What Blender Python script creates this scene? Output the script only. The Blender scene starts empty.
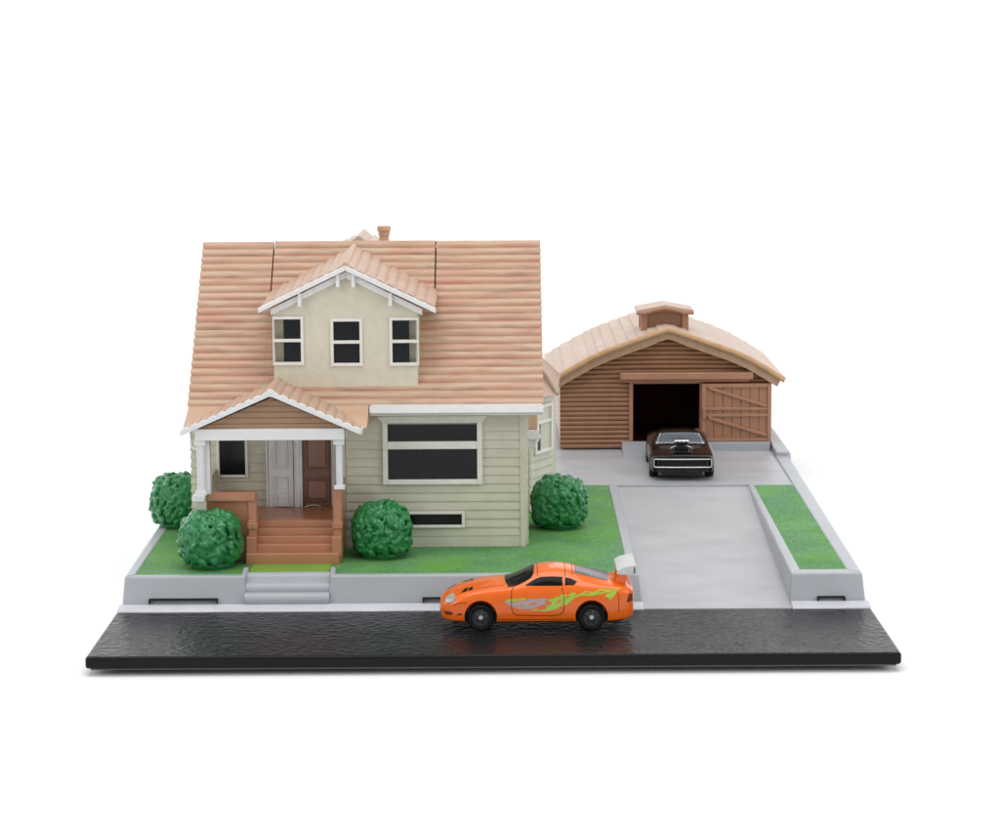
import bpy, bmesh, math, random
from mathutils import Vector, Matrix
from mathutils.bvhtree import BVHTree
random.seed(7)
S = bpy.context.scene
COL = S.collection
PI = math.pi
S.unit_settings.scale_length = 0.01          # one unit is one centimetre

# ------------------------------------------------------------------ materials
def mat(name, c1, c2=None, bdist=.02, rough=.45, spec=.5, nscale=6., nstretch=(1, 1, 1), bump=0., bscale=40., bstretch=(1, 1, 1),
        coat=0., metal=0., c3=None, c3scale=9., c3lo=.6, c3hi=.75, c3stretch=None, detail=3., lo=.35, hi=.65, sss=0., rvar=0.):
    m = bpy.data.materials.new(name); m.use_nodes = True
    nt = m.node_tree; N = nt.nodes; L = nt.links
    b = N['Principled BSDF']
    b.inputs['Roughness'].default_value = rough
    b.inputs['Specular IOR Level'].default_value = spec
    b.inputs['Metallic'].default_value = metal
    b.inputs['Coat Weight'].default_value = coat
    b.inputs['Coat Roughness'].default_value = .05
    if sss:
        b.inputs['Subsurface Weight'].default_value = sss
        b.inputs['Subsurface Radius'].default_value = (.12, .08, .06)
        b.inputs['Subsurface Scale'].default_value = .5
    tc = N.new('ShaderNodeTexCoord')
    def noise(scale, stretch, det):
        mp = N.new('ShaderNodeMapping'); mp.inputs['Scale'].default_value = stretch
        L.new(tc.outputs['Object'], mp.inputs['Vector'])
        n = N.new('ShaderNodeTexNoise'); n.inputs['Scale'].default_value = scale; n.inputs['Detail'].default_value = det
        L.new(mp.outputs['Vector'], n.inputs['Vector']); return n
    def ramp(n, lo, hi):
        r = N.new('ShaderNodeMapRange'); r.inputs['From Min'].default_value = lo; r.inputs['From Max'].default_value = hi
        L.new(n.outputs['Fac'], r.inputs['Value']); return r
    def mix(fac, a, bb):
        x = N.new('ShaderNodeMix'); x.data_type = 'RGBA'
        L.new(fac, x.inputs[0])
        for v, s in ((a, x.inputs[6]), (bb, x.inputs[7])):
            if isinstance(v, tuple): s.default_value = (*v, 1)
            else: L.new(v, s)
        return x.outputs[2]
    if c2 is None: c2 = tuple(v * .93 for v in c1)
    col = mix(ramp(noise(nscale, nstretch, detail), lo, hi).outputs[0], c1, c2)
    if c3 is not None:
        col = mix(ramp(noise(c3scale, c3stretch or nstretch, 2.), c3lo, c3hi).outputs[0], col, c3)
    L.new(col, b.inputs['Base Color'])
    if rvar:
        r = ramp(noise(nscale * 1.7, nstretch, 4.), .3, .7)
        r.inputs['To Min'].default_value = rough - rvar; r.inputs['To Max'].default_value = rough + rvar
        L.new(r.outputs[0], b.inputs['Roughness'])
    if bump:
        bp = N.new('ShaderNodeBump'); bp.inputs['Strength'].default_value = bump; bp.inputs['Distance'].default_value = bdist
        L.new(noise(bscale, bstretch, 3.).outputs['Fac'], bp.inputs['Height']); L.new(bp.outputs['Normal'], b.inputs['Normal'])
    return m

M = {}
M['white'] = mat('white_plastic', (.80, .80, .79), (.76, .76, .76), rough=.38, nscale=3, bump=.08, bscale=14, sss=.1)
M['cream_white'] = mat('cream_white_paint', (.82, .80, .74), (.76, .74, .68), rough=.42, nscale=5, bump=.15, bscale=18)
M['siding'] = mat('sage_beige_siding', (.645, .625, .505), (.60, .58, .465), rough=.5, nscale=2.2, bump=.12, bscale=18, c3=(.50, .475, .35), c3scale=3.5, c3stretch=(1, 1, 6), c3lo=.6, c3hi=.85)
M['stucco'] = mat('beige_stucco_paint', (.68, .635, .51), (.63, .59, .47), rough=.48, nscale=3.5, bump=.35, bscale=9, c3=(.72, .68, .58), c3scale=4, c3lo=.66, c3hi=.82)
M['tile'] = mat('terracotta_tile', (.545, .285, .195), (.565, .395, .27), rough=.45, nscale=1.0, nstretch=(.8, 6.5, 6.5), lo=.36, hi=.60, bump=.2, bscale=25,
                c3=(.36, .235, .155), c3scale=1.0, c3stretch=(1.0, 7, 7), c3lo=.53, c3hi=.80, detail=3)
M['tile_side'] = mat('terracotta_tile_gable', (.54, .345, .25), (.545, .395, .30), rough=.5, nscale=1.3, nstretch=(2.5, 1.2, 2.5), lo=.4, hi=.6, bump=.18, bscale=25,
                c3=(.55, .35, .26), c3scale=3, c3stretch=(3, 1.2, 3), c3lo=.6, c3hi=.85)
M['tan'] = mat('tan_plastic', (.60, .42, .30), (.58, .35, .22), rough=.45, nscale=2, bump=.1, bscale=12)
M['porch'] = mat('orange_brown_plastic', (.48, .205, .10), (.44, .185, .088), rough=.27, spec=.7, nscale=3, bump=.1, bscale=12, sss=.08)
M['gable_brown'] = mat('tan_brown_paint', (.37, .225, .13), (.34, .2, .115), rough=.5, nscale=3, bump=.1)
M['door_brown'] = mat('brown_door_paint', (.25, .12, .075), (.22, .10, .062), rough=.36, nscale=4)
M['door_panel'] = mat('lit_door_panel', (.33, .17, .105), (.30, .15, .09), rough=.4, nscale=4)  # paler than the door: light on the raised panels put into the colour
M['garage'] = mat('garage_brown_plastic', (.335, .168, .09), (.295, .142, .075), rough=.34, nscale=2.5, bump=.1, bscale=14, sss=.05)
M['garage_trim'] = mat('garage_trim_plastic', (.42, .205, .125), (.38, .18, .105), rough=.35, nscale=2.5, bump=.1, bscale=12)
M['barn_door'] = mat('barn_door_plastic', (.385, .19, .105), (.35, .17, .093), rough=.42, nscale=3, bump=.12, bscale=16, bstretch=(3, 1, 1))
M['garage_roof'] = mat('washed_tan_roof', (.55, .41, .32), (.53, .405, .32), rough=.5, nscale=.8, nstretch=(2, .5, 2), bump=.2, bscale=14,
                c3=(.59, .48, .41), c3scale=1.2, c3stretch=(3, .4, 3), c3lo=.5, c3hi=.8)
M['fascia'] = mat('honey_tan_plastic', (.58, .36, .19), (.52, .31, .16), rough=.45, nscale=3)
M['fascia_low'] = mat('dull_tan_plastic', (.45, .30, .185), (.42, .27, .16), rough=.48, nscale=3)
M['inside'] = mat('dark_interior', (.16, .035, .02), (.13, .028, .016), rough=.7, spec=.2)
M['pane'] = mat('dark_window_plastic', (.005, .006, .008), (.008, .009, .011), rough=.2, spec=.25, nscale=2)
M['grey'] = mat('pale_grey_plastic', (.415, .435, .46), (.395, .415, .44), rough=.4, nscale=1.5, bump=.06, bscale=10, sss=.08)
M['grey_front'] = M['grey']
M['concrete'] = mat('grey_driveway', (.43, .43, .45), (.47, .47, .49), rough=.42, nscale=.7, nstretch=(1, 1, 1), bump=.12, bscale=16, bstretch=(1, 2.5, 1),
                c3=(.385, .385, .40), c3scale=.8, c3stretch=(.8, 1.6, 1), c3lo=.45, c3hi=.85, rvar=.06)
M['kerb'] = mat('bright_kerb_plastic', (.62, .62, .66), (.58, .58, .62), rough=.4, nscale=3)
M['black_line'] = mat('slot_shadow_gap', (.008, .008, .009), rough=.7, spec=.2)
M['asphalt'] = mat('black_textured_road', (.008, .008, .009), (.012, .012, .014), rough=.24, spec=.11, nscale=.6, bump=1.0, bdist=.042, bscale=5.2, bstretch=(1.1, 1., 1),
                rvar=.05)
M['plate_edge'] = mat('black_plate_plastic', (.005, .005, .007), rough=.4, spec=.2)
M['under'] = mat('brown_grey_underside', (.10, .085, .08), rough=.5)
M['backdrop'] = mat('white_backdrop_paper', (.98, .98, .98), (.975, .975, .975), rough=.9, spec=.0, nscale=.05)
M['bush'] = mat('glossy_green_plastic', (.010, .18, .042), (.018, .215, .062), rough=.24, spec=.6, nscale=2.0, bump=.2, bscale=12, c3=(.04, .22, .09), c3scale=3.5, c3lo=.55, c3hi=.8)
# vehicles
M['orange'] = mat('orange_car_paint', (.90, .15, .003), (.87, .14, .003), rough=.3, spec=.3, coat=.55, nscale=2)
M['orange_line'] = mat('dark_panel_gap', (.12, .022, .004), rough=.6)
M['black_glass'] = mat('black_car_glass', (.005, .006, .006), rough=.15, spec=.12, nscale=2)
M['grey_glass'] = mat('grey_tinted_glass', (.16, .15, .15), (.09, .09, .09), rough=.25, spec=.5, nscale=3)
M['rubber'] = mat('black_tyre_rubber', (.006, .006, .007), (.009, .009, .01), rough=.5, spec=.25, bump=.2, bscale=20)
M['black_rim'] = mat('black_wheel_rim', (.055, .055, .06), rough=.25, spec=.7)
M['silver'] = mat('silver_paint', (.62, .62, .62), (.54, .54, .54), rough=.38, nscale=5)
M['chrome'] = mat('bright_chrome', (.72, .72, .74), (.62, .62, .65), rough=.2, metal=1., nscale=5)
M['decal_green'] = mat('lime_green_print', (.36, .58, .03), (.42, .62, .06), rough=.3, coat=.6, nscale=6)
M['decal_silver'] = mat('silver_grey_print', (.40, .33, .33), (.46, .38, .38), rough=.3, coat=.6, nscale=6)
M['lamp'] = mat('smoky_lamp_plastic', (.34, .31, .27), (.55, .52, .48), rough=.2, coat=.5, nscale=7)
M['black_paint'] = mat('black_car_paint', (.004, .0035, .0035), rough=.14, spec=.12, coat=.0, nscale=3)
M['dark_trim'] = mat('dark_trim_plastic', (.012, .010, .011), rough=.4)
M['smoke_glass'] = mat('smoky_blue_windscreen', (.085, .095, .115), (.13, .14, .16), rough=.16, coat=.4, nscale=1.5)
M['red_lamp'] = mat('red_lamp_plastic', (.5, .02, .01), rough=.25)

# lawn print: green with bluish stipple
def lawn_mat():
    m = bpy.data.materials.new('printed_lawn'); m.use_nodes = True
    nt = m.node_tree; N = nt.nodes; L = nt.links; b = N['Principled BSDF']
    b.inputs['Roughness'].default_value = .6; b.inputs['Specular IOR Level'].default_value = .12
    tc = N.new('ShaderNodeTexCoord')
    def noise(s, st=(1, 1, 1), d=2.):
        mp = N.new('ShaderNodeMapping'); mp.inputs['Scale'].default_value = st; L.new(tc.outputs['Object'], mp.inputs['Vector'])
        n = N.new('ShaderNodeTexNoise'); n.inputs['Scale'].default_value = s; n.inputs['Detail'].default_value = d
        L.new(mp.outputs['Vector'], n.inputs['Vector']); return n
    def mr(n, a, c, lo=0., hi=1.):
        r = N.new('ShaderNodeMapRange'); r.inputs['From Min'].default_value = a; r.inputs['From Max'].default_value = c
        r.inputs['To Min'].default_value = lo; r.inputs['To Max'].default_value = hi; L.new(n.outputs['Fac'], r.inputs['Value']); return r.outputs[0]
    def mix(f, a, c):
        x = N.new('ShaderNodeMix'); x.data_type = 'RGBA'; L.new(f, x.inputs[0])
        for v, s in ((a, x.inputs[6]), (c, x.inputs[7])):
            if isinstance(v, tuple): s.default_value = (*v, 1)
            else: L.new(v, s)
        return x.outputs[2]
    base = mix(mr(noise(.8, (1, 1, 1), 4.), .38, .60), (.10, .31, .035), (.058, .225, .055))
    st = N.new('ShaderNodeMath'); st.operation = 'MULTIPLY'
    L.new(mr(noise(17., (1, 1., 1), 4.), .42, .60), st.inputs[0]); L.new(mr(noise(.9, (1, 1, 1), 3.), .28, .56, 0., .75), st.inputs[1])
    c = mix(st.outputs[0], base, (.15, .27, .22))
    st2 = N.new('ShaderNodeMath'); st2.operation = 'MULTIPLY'
    L.new(mr(noise(17., (1, 1.2, 1), 3.), .5, .66), st2.inputs[0]); st2.inputs[1].default_value = .7
    c = mix(st2.outputs[0], c, (.22, .40, .11))
    L.new(c, b.inputs['Base Color'])
    bp = N.new('ShaderNodeBump'); bp.inputs['Strength'].default_value = .5; bp.inputs['Distance'].default_value = .02
    L.new(noise(12.).outputs['Fac'], bp.inputs['Height']); L.new(bp.outputs['Normal'], b.inputs['Normal'])
    return m
M['lawn'] = lawn_mat()
M['lawn_lip'] = mat('bright_green_lawn_edge', (.22, .42, .06), (.18, .38, .055), rough=.4, nscale=4)

# ------------------------------------------------------------------ mesh builder
class MB:
    def __init__(s): s.v = []; s.f = []; s.m = Matrix()
    def add(s, vs, fs):
        o = len(s.v); s.v += [s.m @ Vector(p) for p in vs]; s.f += [tuple(i + o for i in f) for f in fs]; return s
    def box(s, x0, x1, y0, y1, z0, z1):
        v = [(x, y, z) for x in (x0, x1) for y in (y0, y1) for z in (z0, z1)]
        return s.add(v, [(0, 1, 3, 2), (4, 6, 7, 5), (0, 4, 5, 1), (2, 3, 7, 6), (0, 2, 6, 4), (1, 5, 7, 3)])
    def hexa(s, b, t):      # bottom quad, top quad, same winding
        return s.add(list(b) + list(t), [(3, 2, 1, 0), (4, 5, 6, 7)] + [(i, (i + 1) % 4, 4 + (i + 1) % 4, 4 + i) for i in range(4)])
    def prism(s, poly, d):  # poly: 3-D points, extruded by vector d
        n = len(poly); d = Vector(d); a = [Vector(p) for p in poly]
        return s.add([tuple(p) for p in a] + [tuple(p + d) for p in a],
                     [tuple(range(n - 1, -1, -1)), tuple(range(n, 2 * n))] + [(i, (i + 1) % n, n + (i + 1) % n, n + i) for i in range(n)])
    def bar(s, a, b, w, h, up=(0, 0, 1)):
        a, b = Vector(a), Vector(b); d = (b - a).normalized(); u = Vector(up); r = d.cross(u).normalized(); u = r.cross(d)
        q = [-r * w / 2 - u * h / 2, r * w / 2 - u * h / 2, r * w / 2 + u * h / 2, -r * w / 2 + u * h / 2]
        return s.hexa([a + k for k in q], [b + k for k in q])
    def tube(s, pts, r, n=10, cap=True):
        P = [Vector(p) for p in pts]; rings = []; prev = None
        for i, p in enumerate(P):
            d = (P[min(i + 1, len(P) - 1)] - P[max(i - 1, 0)]).normalized()
            if prev is None: prev = d.orthogonal().normalized()
            u = (prev - d * prev.dot(d)).normalized(); prev = u; w = d.cross(u)
            rr = r[i] if isinstance(r, (list, tuple)) else r
            rings.append([p + (u * math.cos(2 * PI * k / n) + w * math.sin(2 * PI * k / n)) * rr for k in range(n)])
        v = [tuple(q) for g in rings for q in g]; f = []
        for i in range(len(P) - 1):
            for k in range(n): f.append((i * n + k, i * n + (k + 1) % n, (i + 1) * n + (k + 1) % n, (i + 1) * n + k))
        if cap: f += [tuple(range(n - 1, -1, -1)), tuple(range((len(P) - 1) * n, len(P) * n))]
        return s.add(v, f)
    def cyl(s, c, axis, r, h, n=32):
        c = Vector(c); a = Vector(axis).normalized(); return s.tube([c - a * h / 2, c + a * h / 2], r, n)
    # a slab of convex rolls. o: corner; du: roll direction (full length); dv: down-slope vector for all rows; n rows
    def rolls(s, o, du, dv, n, h, th, nu=10, pr=6, jit=0., lap=.0, endr=.35):
        ea, eb = endr if isinstance(endr, tuple) else (endr, endr)
        o, du, dv = Vector(o), Vector(du), Vector(dv); nm = du.cross(dv).normalized()
        if nm.z < 0: nm = -nm
        prof = []
        for i in range(n):
            for k in range(pr + (1 if i == n - 1 else 0)):
                t = k / pr
                prof.append(((i + t) / n, h * (math.sin(PI * t) ** .55) + lap * t))
        W = len(prof); v = []; rnd = random.Random(len(s.v) + n)
        ph = [rnd.uniform(0, 6) for _ in range(n + 1)]; am = [rnd.uniform(.3, 1) for _ in range(n + 1)]
        for j in range(nu + 1):
            u = j / nu
            for (t, hh) in prof:
                k = min(int(t * n + 1e-6), n)
                wob = jit * am[k] * math.sin(ph[k] + u * 9 + k) + jit * .5 * math.sin(u * 31 + ph[k] * 2)
                v.append(o + du * u + dv * t + nm * (hh + wob) + du.normalized() * ((hh * eb) if j == nu else (-hh * ea) if j == 0 else 0))
        b0 = len(v)
        for j in range(nu + 1):
            v.append(o + du * (j / nu) - nm * th); v.append(o + du * (j / nu) + dv - nm * th)
        f = []
        for j in range(nu):
            for k in range(W - 1): f.append((j * W + k, j * W + k + 1, (j + 1) * W + k + 1, (j + 1) * W + k))
            f.append((b0 + 2 * j, b0 + 2 * j + 2, b0 + 2 * j + 3, b0 + 2 * j + 1))
            f.append((j * W, (j + 1) * W, b0 + 2 * j + 2, b0 + 2 * j))
            f.append((j * W + W - 1, b0 + 2 * j + 1, b0 + 2 * j + 3, (j + 1) * W + W - 1))
        for j in (0, nu):
            c = [j * W + k for k in range(W)] + [b0 + 2 * j + 1, b0 + 2 * j]
            f.append(tuple(c) if j else tuple(reversed(c)))
        return s.add([tuple(p) for p in v], f)
    # lapped boards on a wall facing -Y at y: the bottom lip of each board stands proud
    def boards(s, xs, z0, z1, n, y, d=.035, groove=False):
        dz = (z1 - z0) / n
        for i in range(n):
            a, b = z0 + i * dz, z0 + (i + 1) * dz
            xa, xb = xs(a); xc, xd = xs(b)
            if xb - xa < .02: continue
            if groove:
                prof = [(a + dz * .0, 0), (a + dz * .1, d), (b - dz * .04, d), (b, 0)]
            else:
                prof = [(a, 0), (a + dz * .03, d * .9), (a + dz * .14, d), (b, d * .12)]
            def X(z, i0, i1):
                t = (z - a) / dz; return i0 + (i1 - i0) * t
            L_ = [(X(z, xa, xc), y - dd, z) for z, dd in prof] + [(xc, y + .12, b), (xa, y + .12, a)]
            R_ = [(X(z, xb, xd), y - dd, z) for z, dd in prof] + [(xd, y + .12, b), (xb, y + .12, a)]
            m = len(L_)
            s.add(L_ + R_, [tuple(range(m)), tuple(range(2 * m - 1, m - 1, -1))] + [(k, m + k, m + (k + 1) % m, (k + 1) % m) for k in range(m)])
        return s
    # log courses (convex), wall facing -Y
    def logs(s, xs, z0, z1, n, y, d=.05):
        dz = (z1 - z0) / n
        for i in range(n):
            a, b = z0 + i * dz, z0 + (i + 1) * dz
            xa, xb = xs(a); xc, xd = xs(b)
            if max(xb - xa, xd - xc) < .05: continue
            if xd < xc: xc = xd = (xc + xd) / 2
            pr = [(k / 6, d * math.sin(PI * k / 6) ** .6) for k in range(7)]
            L_ = [(xa + (xc - xa) * t, y - dd, a + dz * t) for t, dd in pr] + [(xc, y + .12, b), (xa, y + .12, a)]
            R_ = [(xb + (xd - xb) * t, y - dd, a + dz * t) for t, dd in pr] + [(xd, y + .12, b), (xb, y + .12, a)]
            m = len(L_)
            s.add(L_ + R_, [tuple(range(m)), tuple(range(2 * m - 1, m - 1, -1))] + [(k, m + k, m + (k + 1) % m, (k + 1) % m) for k in range(m)])
        return s
    def build(s, name, material, parent=None, bevel=0., seg=2, smooth=None, loc=None):
        me = bpy.data.meshes.new(name); me.from_pydata([tuple(p) for p in s.v], [], s.f); me.update()
        bm = bmesh.new(); bm.from_mesh(me)
        bmesh.ops.recalc_face_normals(bm, faces=bm.faces[:]); bm.to_mesh(me); bm.free()
        me.materials.append(M[material] if isinstance(material, str) else material)
        o = bpy.data.objects.new(name, me); COL.objects.link(o)
        if parent is not None: o.parent = parent
        if bevel:
            b = o.modifiers.new('Bevel', 'BEVEL'); b.width = bevel; b.segments = seg; b.limit_method = 'ANGLE'; b.angle_limit = .6
            b.harden_normals = True; smooth = smooth or 35
        if smooth:
            me.shade_smooth(); me.set_sharp_from_angle(angle=math.radians(smooth))
        return o

def tag(o, label=None, cat=None, group=None, kind=None):
    if label: o['label'] = label
    if cat: o['category'] = cat
    if group: o['group'] = group
    if kind: o['kind'] = kind
    return o
def empty(name, loc=(0, 0, 0), rz=0):
    o = bpy.data.objects.new(name, None); COL.objects.link(o); o.location = loc; o.rotation_euler = (0, 0, rz); o.empty_display_size = .2; return o
def bake(o):            # evaluate modifiers into a plain mesh
    dg = bpy.context.evaluated_depsgraph_get(); dg.update()
    me = bpy.data.meshes.new_from_object(o.evaluated_get(dg)); o.modifiers.clear(); o.data = me; return o

# ------------------------------------------------------------------ setting
GZ = -.42
def backdrop():
    b = MB(); prof = [(-140, GZ), (60, GZ)]
    for k in range(1, 13):
        a = k / 12 * PI / 2; prof.append((60 + 45 * math.sin(a), GZ + 45 - 45 * math.cos(a)))
    prof.append((105, 130))
    xs = [-190, 190]; v = [(x, y, z) for x in xs for (y, z) in prof]; n = len(prof)
    b.add(v, [(k, k + 1, n + k + 1, n + k) for k in range(n - 1)])
    o = b.build('ground', 'backdrop', smooth=60); tag(o, kind='structure')
backdrop()

# road plate
b = MB(); b.box(-8.53, 8.52, 0, 4.12, -.262, 0)
o = b.build('road', 'asphalt', bevel=.07, seg=3); tag(o, kind='structure')
o.data.materials.append(M['plate_edge'])
for p in o.data.polygons:
    if p.normal.z < .5: p.material_index = 1
b = MB(); b.box(-8.42, 8.42, .06, 4.1, -.29, -.264); b.box(-8.2, 8.2, .5, 28, -.34, -.29)
for x in (-7.9, -2, 4, 7.6):
    for y in (.9, 9, 20, 27): b.cyl((x, y, -.38), (0, 0, 1), .3, .078, 20)
tag(b.build('ground_tray', 'under'), kind='structure')

ZL = .665
# moulded base (hidden core under everything behind the road)
b = MB()
b.hexa([(-8.47, 4.42, -.25), (3.3, 4.42, -.25), (3.3, 16.4, -.25), (-8.6, 16.4, -.25)], [(-8.3, 4.95, ZL - .06), (3.2, 4.95, ZL - .06), (3.3, 16.4, ZL - .06), (-8.5, 16.4, ZL - .06)])
b.hexa([(-8.6, 16.4, -.25), (8.5, 16.4, -.25), (8.7, 28.2, -.25), (-8.6, 28.2, -.25)], [(-8.5, 16.4, ZL - .02), (8.3, 16.4, ZL - .02), (8.45, 28.0, ZL - .02), (-8.5, 28.0, ZL - .02)])
tag(b.build('terrain', 'grey'), kind='structure')

# lawn sheet (left) with cut for the garden steps
b = MB(); b.box(-8.25, 3.12, 5.32, 16.35, ZL - .05, ZL); b.box(-8.25, -5.66, 4.95, 5.315, ZL - .05, ZL); b.box(-3.76, 3.12, 4.95, 5.315, ZL - .05, ZL)
tag(b.build('lawn', 'lawn'), kind='structure')
b = MB(); b.hexa([(-5.62, 5.19, ZL - .06), (-3.8, 5.19, ZL - .06), (-3.8, 6.2, ZL - .06), (-5.62, 6.2, ZL - .06)], [(-5.62, 5.2, ZL + .006), (-3.8, 5.2, ZL + .006), (-3.8, 6.3, ZL + .012), (-5.62, 6.3, ZL + .012)])
tag(b.build('path', 'lawn_lip', bevel=.015), kind='structure')
b = MB(); b.hexa([(7.02, 5.15, ZL - .05), (8.12, 5.15, ZL - .05), (8.28, 16.25, ZL - .05), (7.12, 16.25, ZL - .05)], [(7.02, 5.15, ZL), (8.12, 5.15, ZL), (8.28, 16.25, ZL), (7.12, 16.25, ZL)])
tag(b.build('lawn', 'lawn'), kind='structure')

# kerb strip
b = MB()
rnd = random.Random(3)
def strip(x0, x1):
    n = max(4, int((x1 - x0) / .35)); v = []
    for i in range(n + 1):
        x = x0 + (x1 - x0) * i / n; w = rnd.uniform(-.025, .02) if rnd.random() < .5 else 0
        v += [(x, 4.10 + w * .6, .006), (x, 4.14, .045), (x, 4.46, .10), (x, 4.46, -.2), (x, 4.10 + w * .6, -.2)]
    f = []
    for i in range(n):
        for k in range(5): f.append((i * 5 + k, i * 5 + (k + 1) % 5, i * 5 + 5 + (k + 1) % 5, i * 5 + 5 + k))
    f += [(4, 3, 2, 1, 0), tuple(n * 5 + k for k in range(5))]; b.add(v, f)
strip(-8.5, 3.38); strip(6.74, 8.5)
tag(b.build('pavement', 'kerb', bevel=.01), kind='structure')

# driveway ramp and parking pad
b = MB()
b.hexa([(3.25, 4.16, -.2), (6.85, 4.16, -.2), (7.05, 16.3, -.2), (3.3, 16.3, -.2)], [(3.25, 4.16, .008), (6.85, 4.16, .008), (7.05, 16.3, ZL - .035), (3.3, 16.3, ZL - .035)])
tag(b.build('driveway', 'concrete', bevel=.01), kind='structure')
b = MB(); b.hexa([(1.2, 16.42, .3), (8.18, 16.42, .3), (8.22, 28, .3), (1.2, 28, .3)], [(1.2, 16.42, ZL + .005), (8.18, 16.42, ZL + .005), (8.22, 28, ZL + .005), (1.2, 28, ZL + .005)])
tag(b.build('parking_pad', 'concrete', bevel=.01), kind='structure')
b = MB(); b.box(3.36, 6.96, 16.28, 16.42, ZL - .1, ZL + .016); 
tag(b.build('kerb', 'grey', bevel=.012), kind='structure')

# retaining wall round the left lawn
ZT = ZL + .02
w = MB()
def wall_run(a0, a1, t0, t1, z0=.05, z1=ZT):   # (x0,y0)-(x1,y1) footprints: bottom and top quads
    w.hexa([(x, y, z0) for x, y in a0], [(x, y, z1) for x, y in t0])
# front pieces (draft: the face leans back)
w.hexa([(-8.46, 4.42, -.2), (-5.60, 4.42, -.2), (-5.66, 5.0, -.2), (-8.2, 5.0, -.2)], [(-8.41, 4.74, ZT), (-5.68, 4.74, ZT), (-5.68, 4.98, ZT), (-8.2, 4.98, ZT)])
w.hexa([(-3.80, 4.42, -.2), (3.40, 4.42, -.2), (3.12, 5.0, -.2), (-3.74, 5.0, -.2)], [(-3.72, 4.74, ZT), (3.30, 4.74, ZT), (3.06, 4.98, ZT), (-3.72, 4.98, ZT)])
# sides
w.hexa([(-8.46, 4.43, -.2), (-8.2, 5.01, -.2), (-8.25, 16.4, -.2), (-8.66, 16.4, -.2)], [(-8.41, 4.75, ZT), (-8.2, 4.99, ZT), (-8.25, 16.4, ZT), (-8.56, 16.4, ZT)])
w.hexa([(3.12, 5.01, -.2), (3.40, 4.43, -.2), (3.42, 16.3, -.2), (3.14, 16.3, -.2)], [(3.07, 4.99, ZT), (3.29, 4.75, ZT), (3.38, 16.3, ZT), (3.14, 16.3, ZT)])
# returns beside the garden steps, standing a little higher at the back
w.hexa([(-5.80, 4.72, .2), (-5.62, 4.72, .2), (-5.62, 5.38, .2), (-5.80, 5.38, .2)], [(-5.78, 4.76, ZT + .004), (-5.66, 4.76, ZT + .004), (-5.64, 5.36, ZT + .085), (-5.76, 5.36, ZT + .085)])
w.hexa([(-3.78, 4.72, .2), (-3.60, 4.72, .2), (-3.60, 5.38, .2), (-3.78, 5.38, .2)], [(-3.74, 4.76, ZT + .004), (-3.62, 4.76, ZT + .004), (-3.64, 5.36, ZT + .085), (-3.76, 5.36, ZT + .085)])
rw = w.build('retaining_wall', 'grey', bevel=.045, seg=3)
tag(rw, 'low pale grey retaining wall round the big lawn in front of the house', 'wall')
def slot(x0, x1, par, right=True, y=4.49, z=.205, t=.021):
    s = MB()
    s.box(x0, x1, y - .05, y + .1, z - t / 2, z + t / 2)
    s.box(x0, x0 + t, y - .06, y + .1, z - .095, z - t / 2 - .001)
    if right: s.box(x1 - t, x1, y - .06, y + .1, z - .095, z - t / 2 - .001)
    s.build('slot', 'black_line', par)
slot(-7.83, -6.27, rw); slot(-1.62, -.1, rw, t=.016)

w = MB()
w.hexa([(6.70, 4.42, -.2), (8.46, 4.42, -.2), (8.15, 5.2, -.2), (7.0, 5.2, -.2)], [(6.76, 4.72, ZT), (8.40, 4.72, ZT), (8.08, 5.16, ZT), (7.02, 5.16, ZT)])
w.hexa([(6.70, 4.43, -.2), (7.02, 5.19, -.2), (7.14, 16.3, -.2), (6.92, 16.3, -.2)], [(6.77, 4.73, ZT), (7.03, 5.15, ZT), (7.13, 16.3, ZT), (6.97, 16.3, ZT)])
w.hexa([(8.15, 5.19, -.2), (8.46, 4.43, -.2), (8.78, 21.2, -.2), (8.22, 21.2, -.2)], [(8.08, 5.15, ZT), (8.39, 4.73, ZT), (8.66, 21.2, ZT), (8.26, 21.2, ZT)])
w.hexa([(7.0, 16.24, .2), (8.30, 16.24, .2), (8.30, 16.41, .2), (7.0, 16.41, .2)], [(7.0, 16.24, ZT + .002), (8.30, 16.24, ZT + .002), (8.30, 16.41, ZT + .002), (7.0, 16.41, ZT + .002)])
w.hexa([(8.25, 21.1, -.2), (8.80, 21.1, -.2), (8.86, 25.5, -.2), (8.32, 25.5, -.2)], [(8.28, 21.1, ZT + .12), (8.72, 21.1, ZT + .10), (8.66, 25.5, ZT + .2), (8.34, 25.5, ZT + .2)])
pw = w.build('planter_wall', 'grey', bevel=.045, seg=3)
tag(pw, 'pale grey walled planter box with a narrow grass strip right of the driveway', 'planter')
slot(7.34, 7.97, pw, z=.18)

# garden steps
b = MB()
b.rolls((-5.66, 5.22, .655), (1.92, 0, 0), (0, -.80, -.535), 3, .115, .05, nu=2, pr=12, endr=0)
b.hexa([(-5.66, 4.44, -.1), (-3.74, 4.44, -.1), (-3.74, 5.3, -.1), (-5.66, 5.3, -.1)], [(-5.66, 4.44, .10), (-3.74, 4.44, .10), (-3.74, 5.26, .62), (-5.66, 5.26, .62)])
gs = b.build('garden_steps', 'grey', smooth=60)
tag(gs, 'short flight of pale grey steps leading up to the lawn', 'steps')

# ------------------------------------------------------------------ house
H = empty('house', (-3.2, 10, ZL)); tag(H, 'two storey house with terracotta roof, sage siding, dormer and brown porch steps', 'house')
HP = H.location.copy()
def hb(mb, name, material, parent=None, **k):
    """build in world coordinates, parent to the house (or one of its parts)"""
    o = mb.build(name, material, None, **k)
    par = parent or H; o.parent = par
    if par is H: o.location = -HP
    return o
FY = 8.1
ZB = ZL + .01
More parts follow.
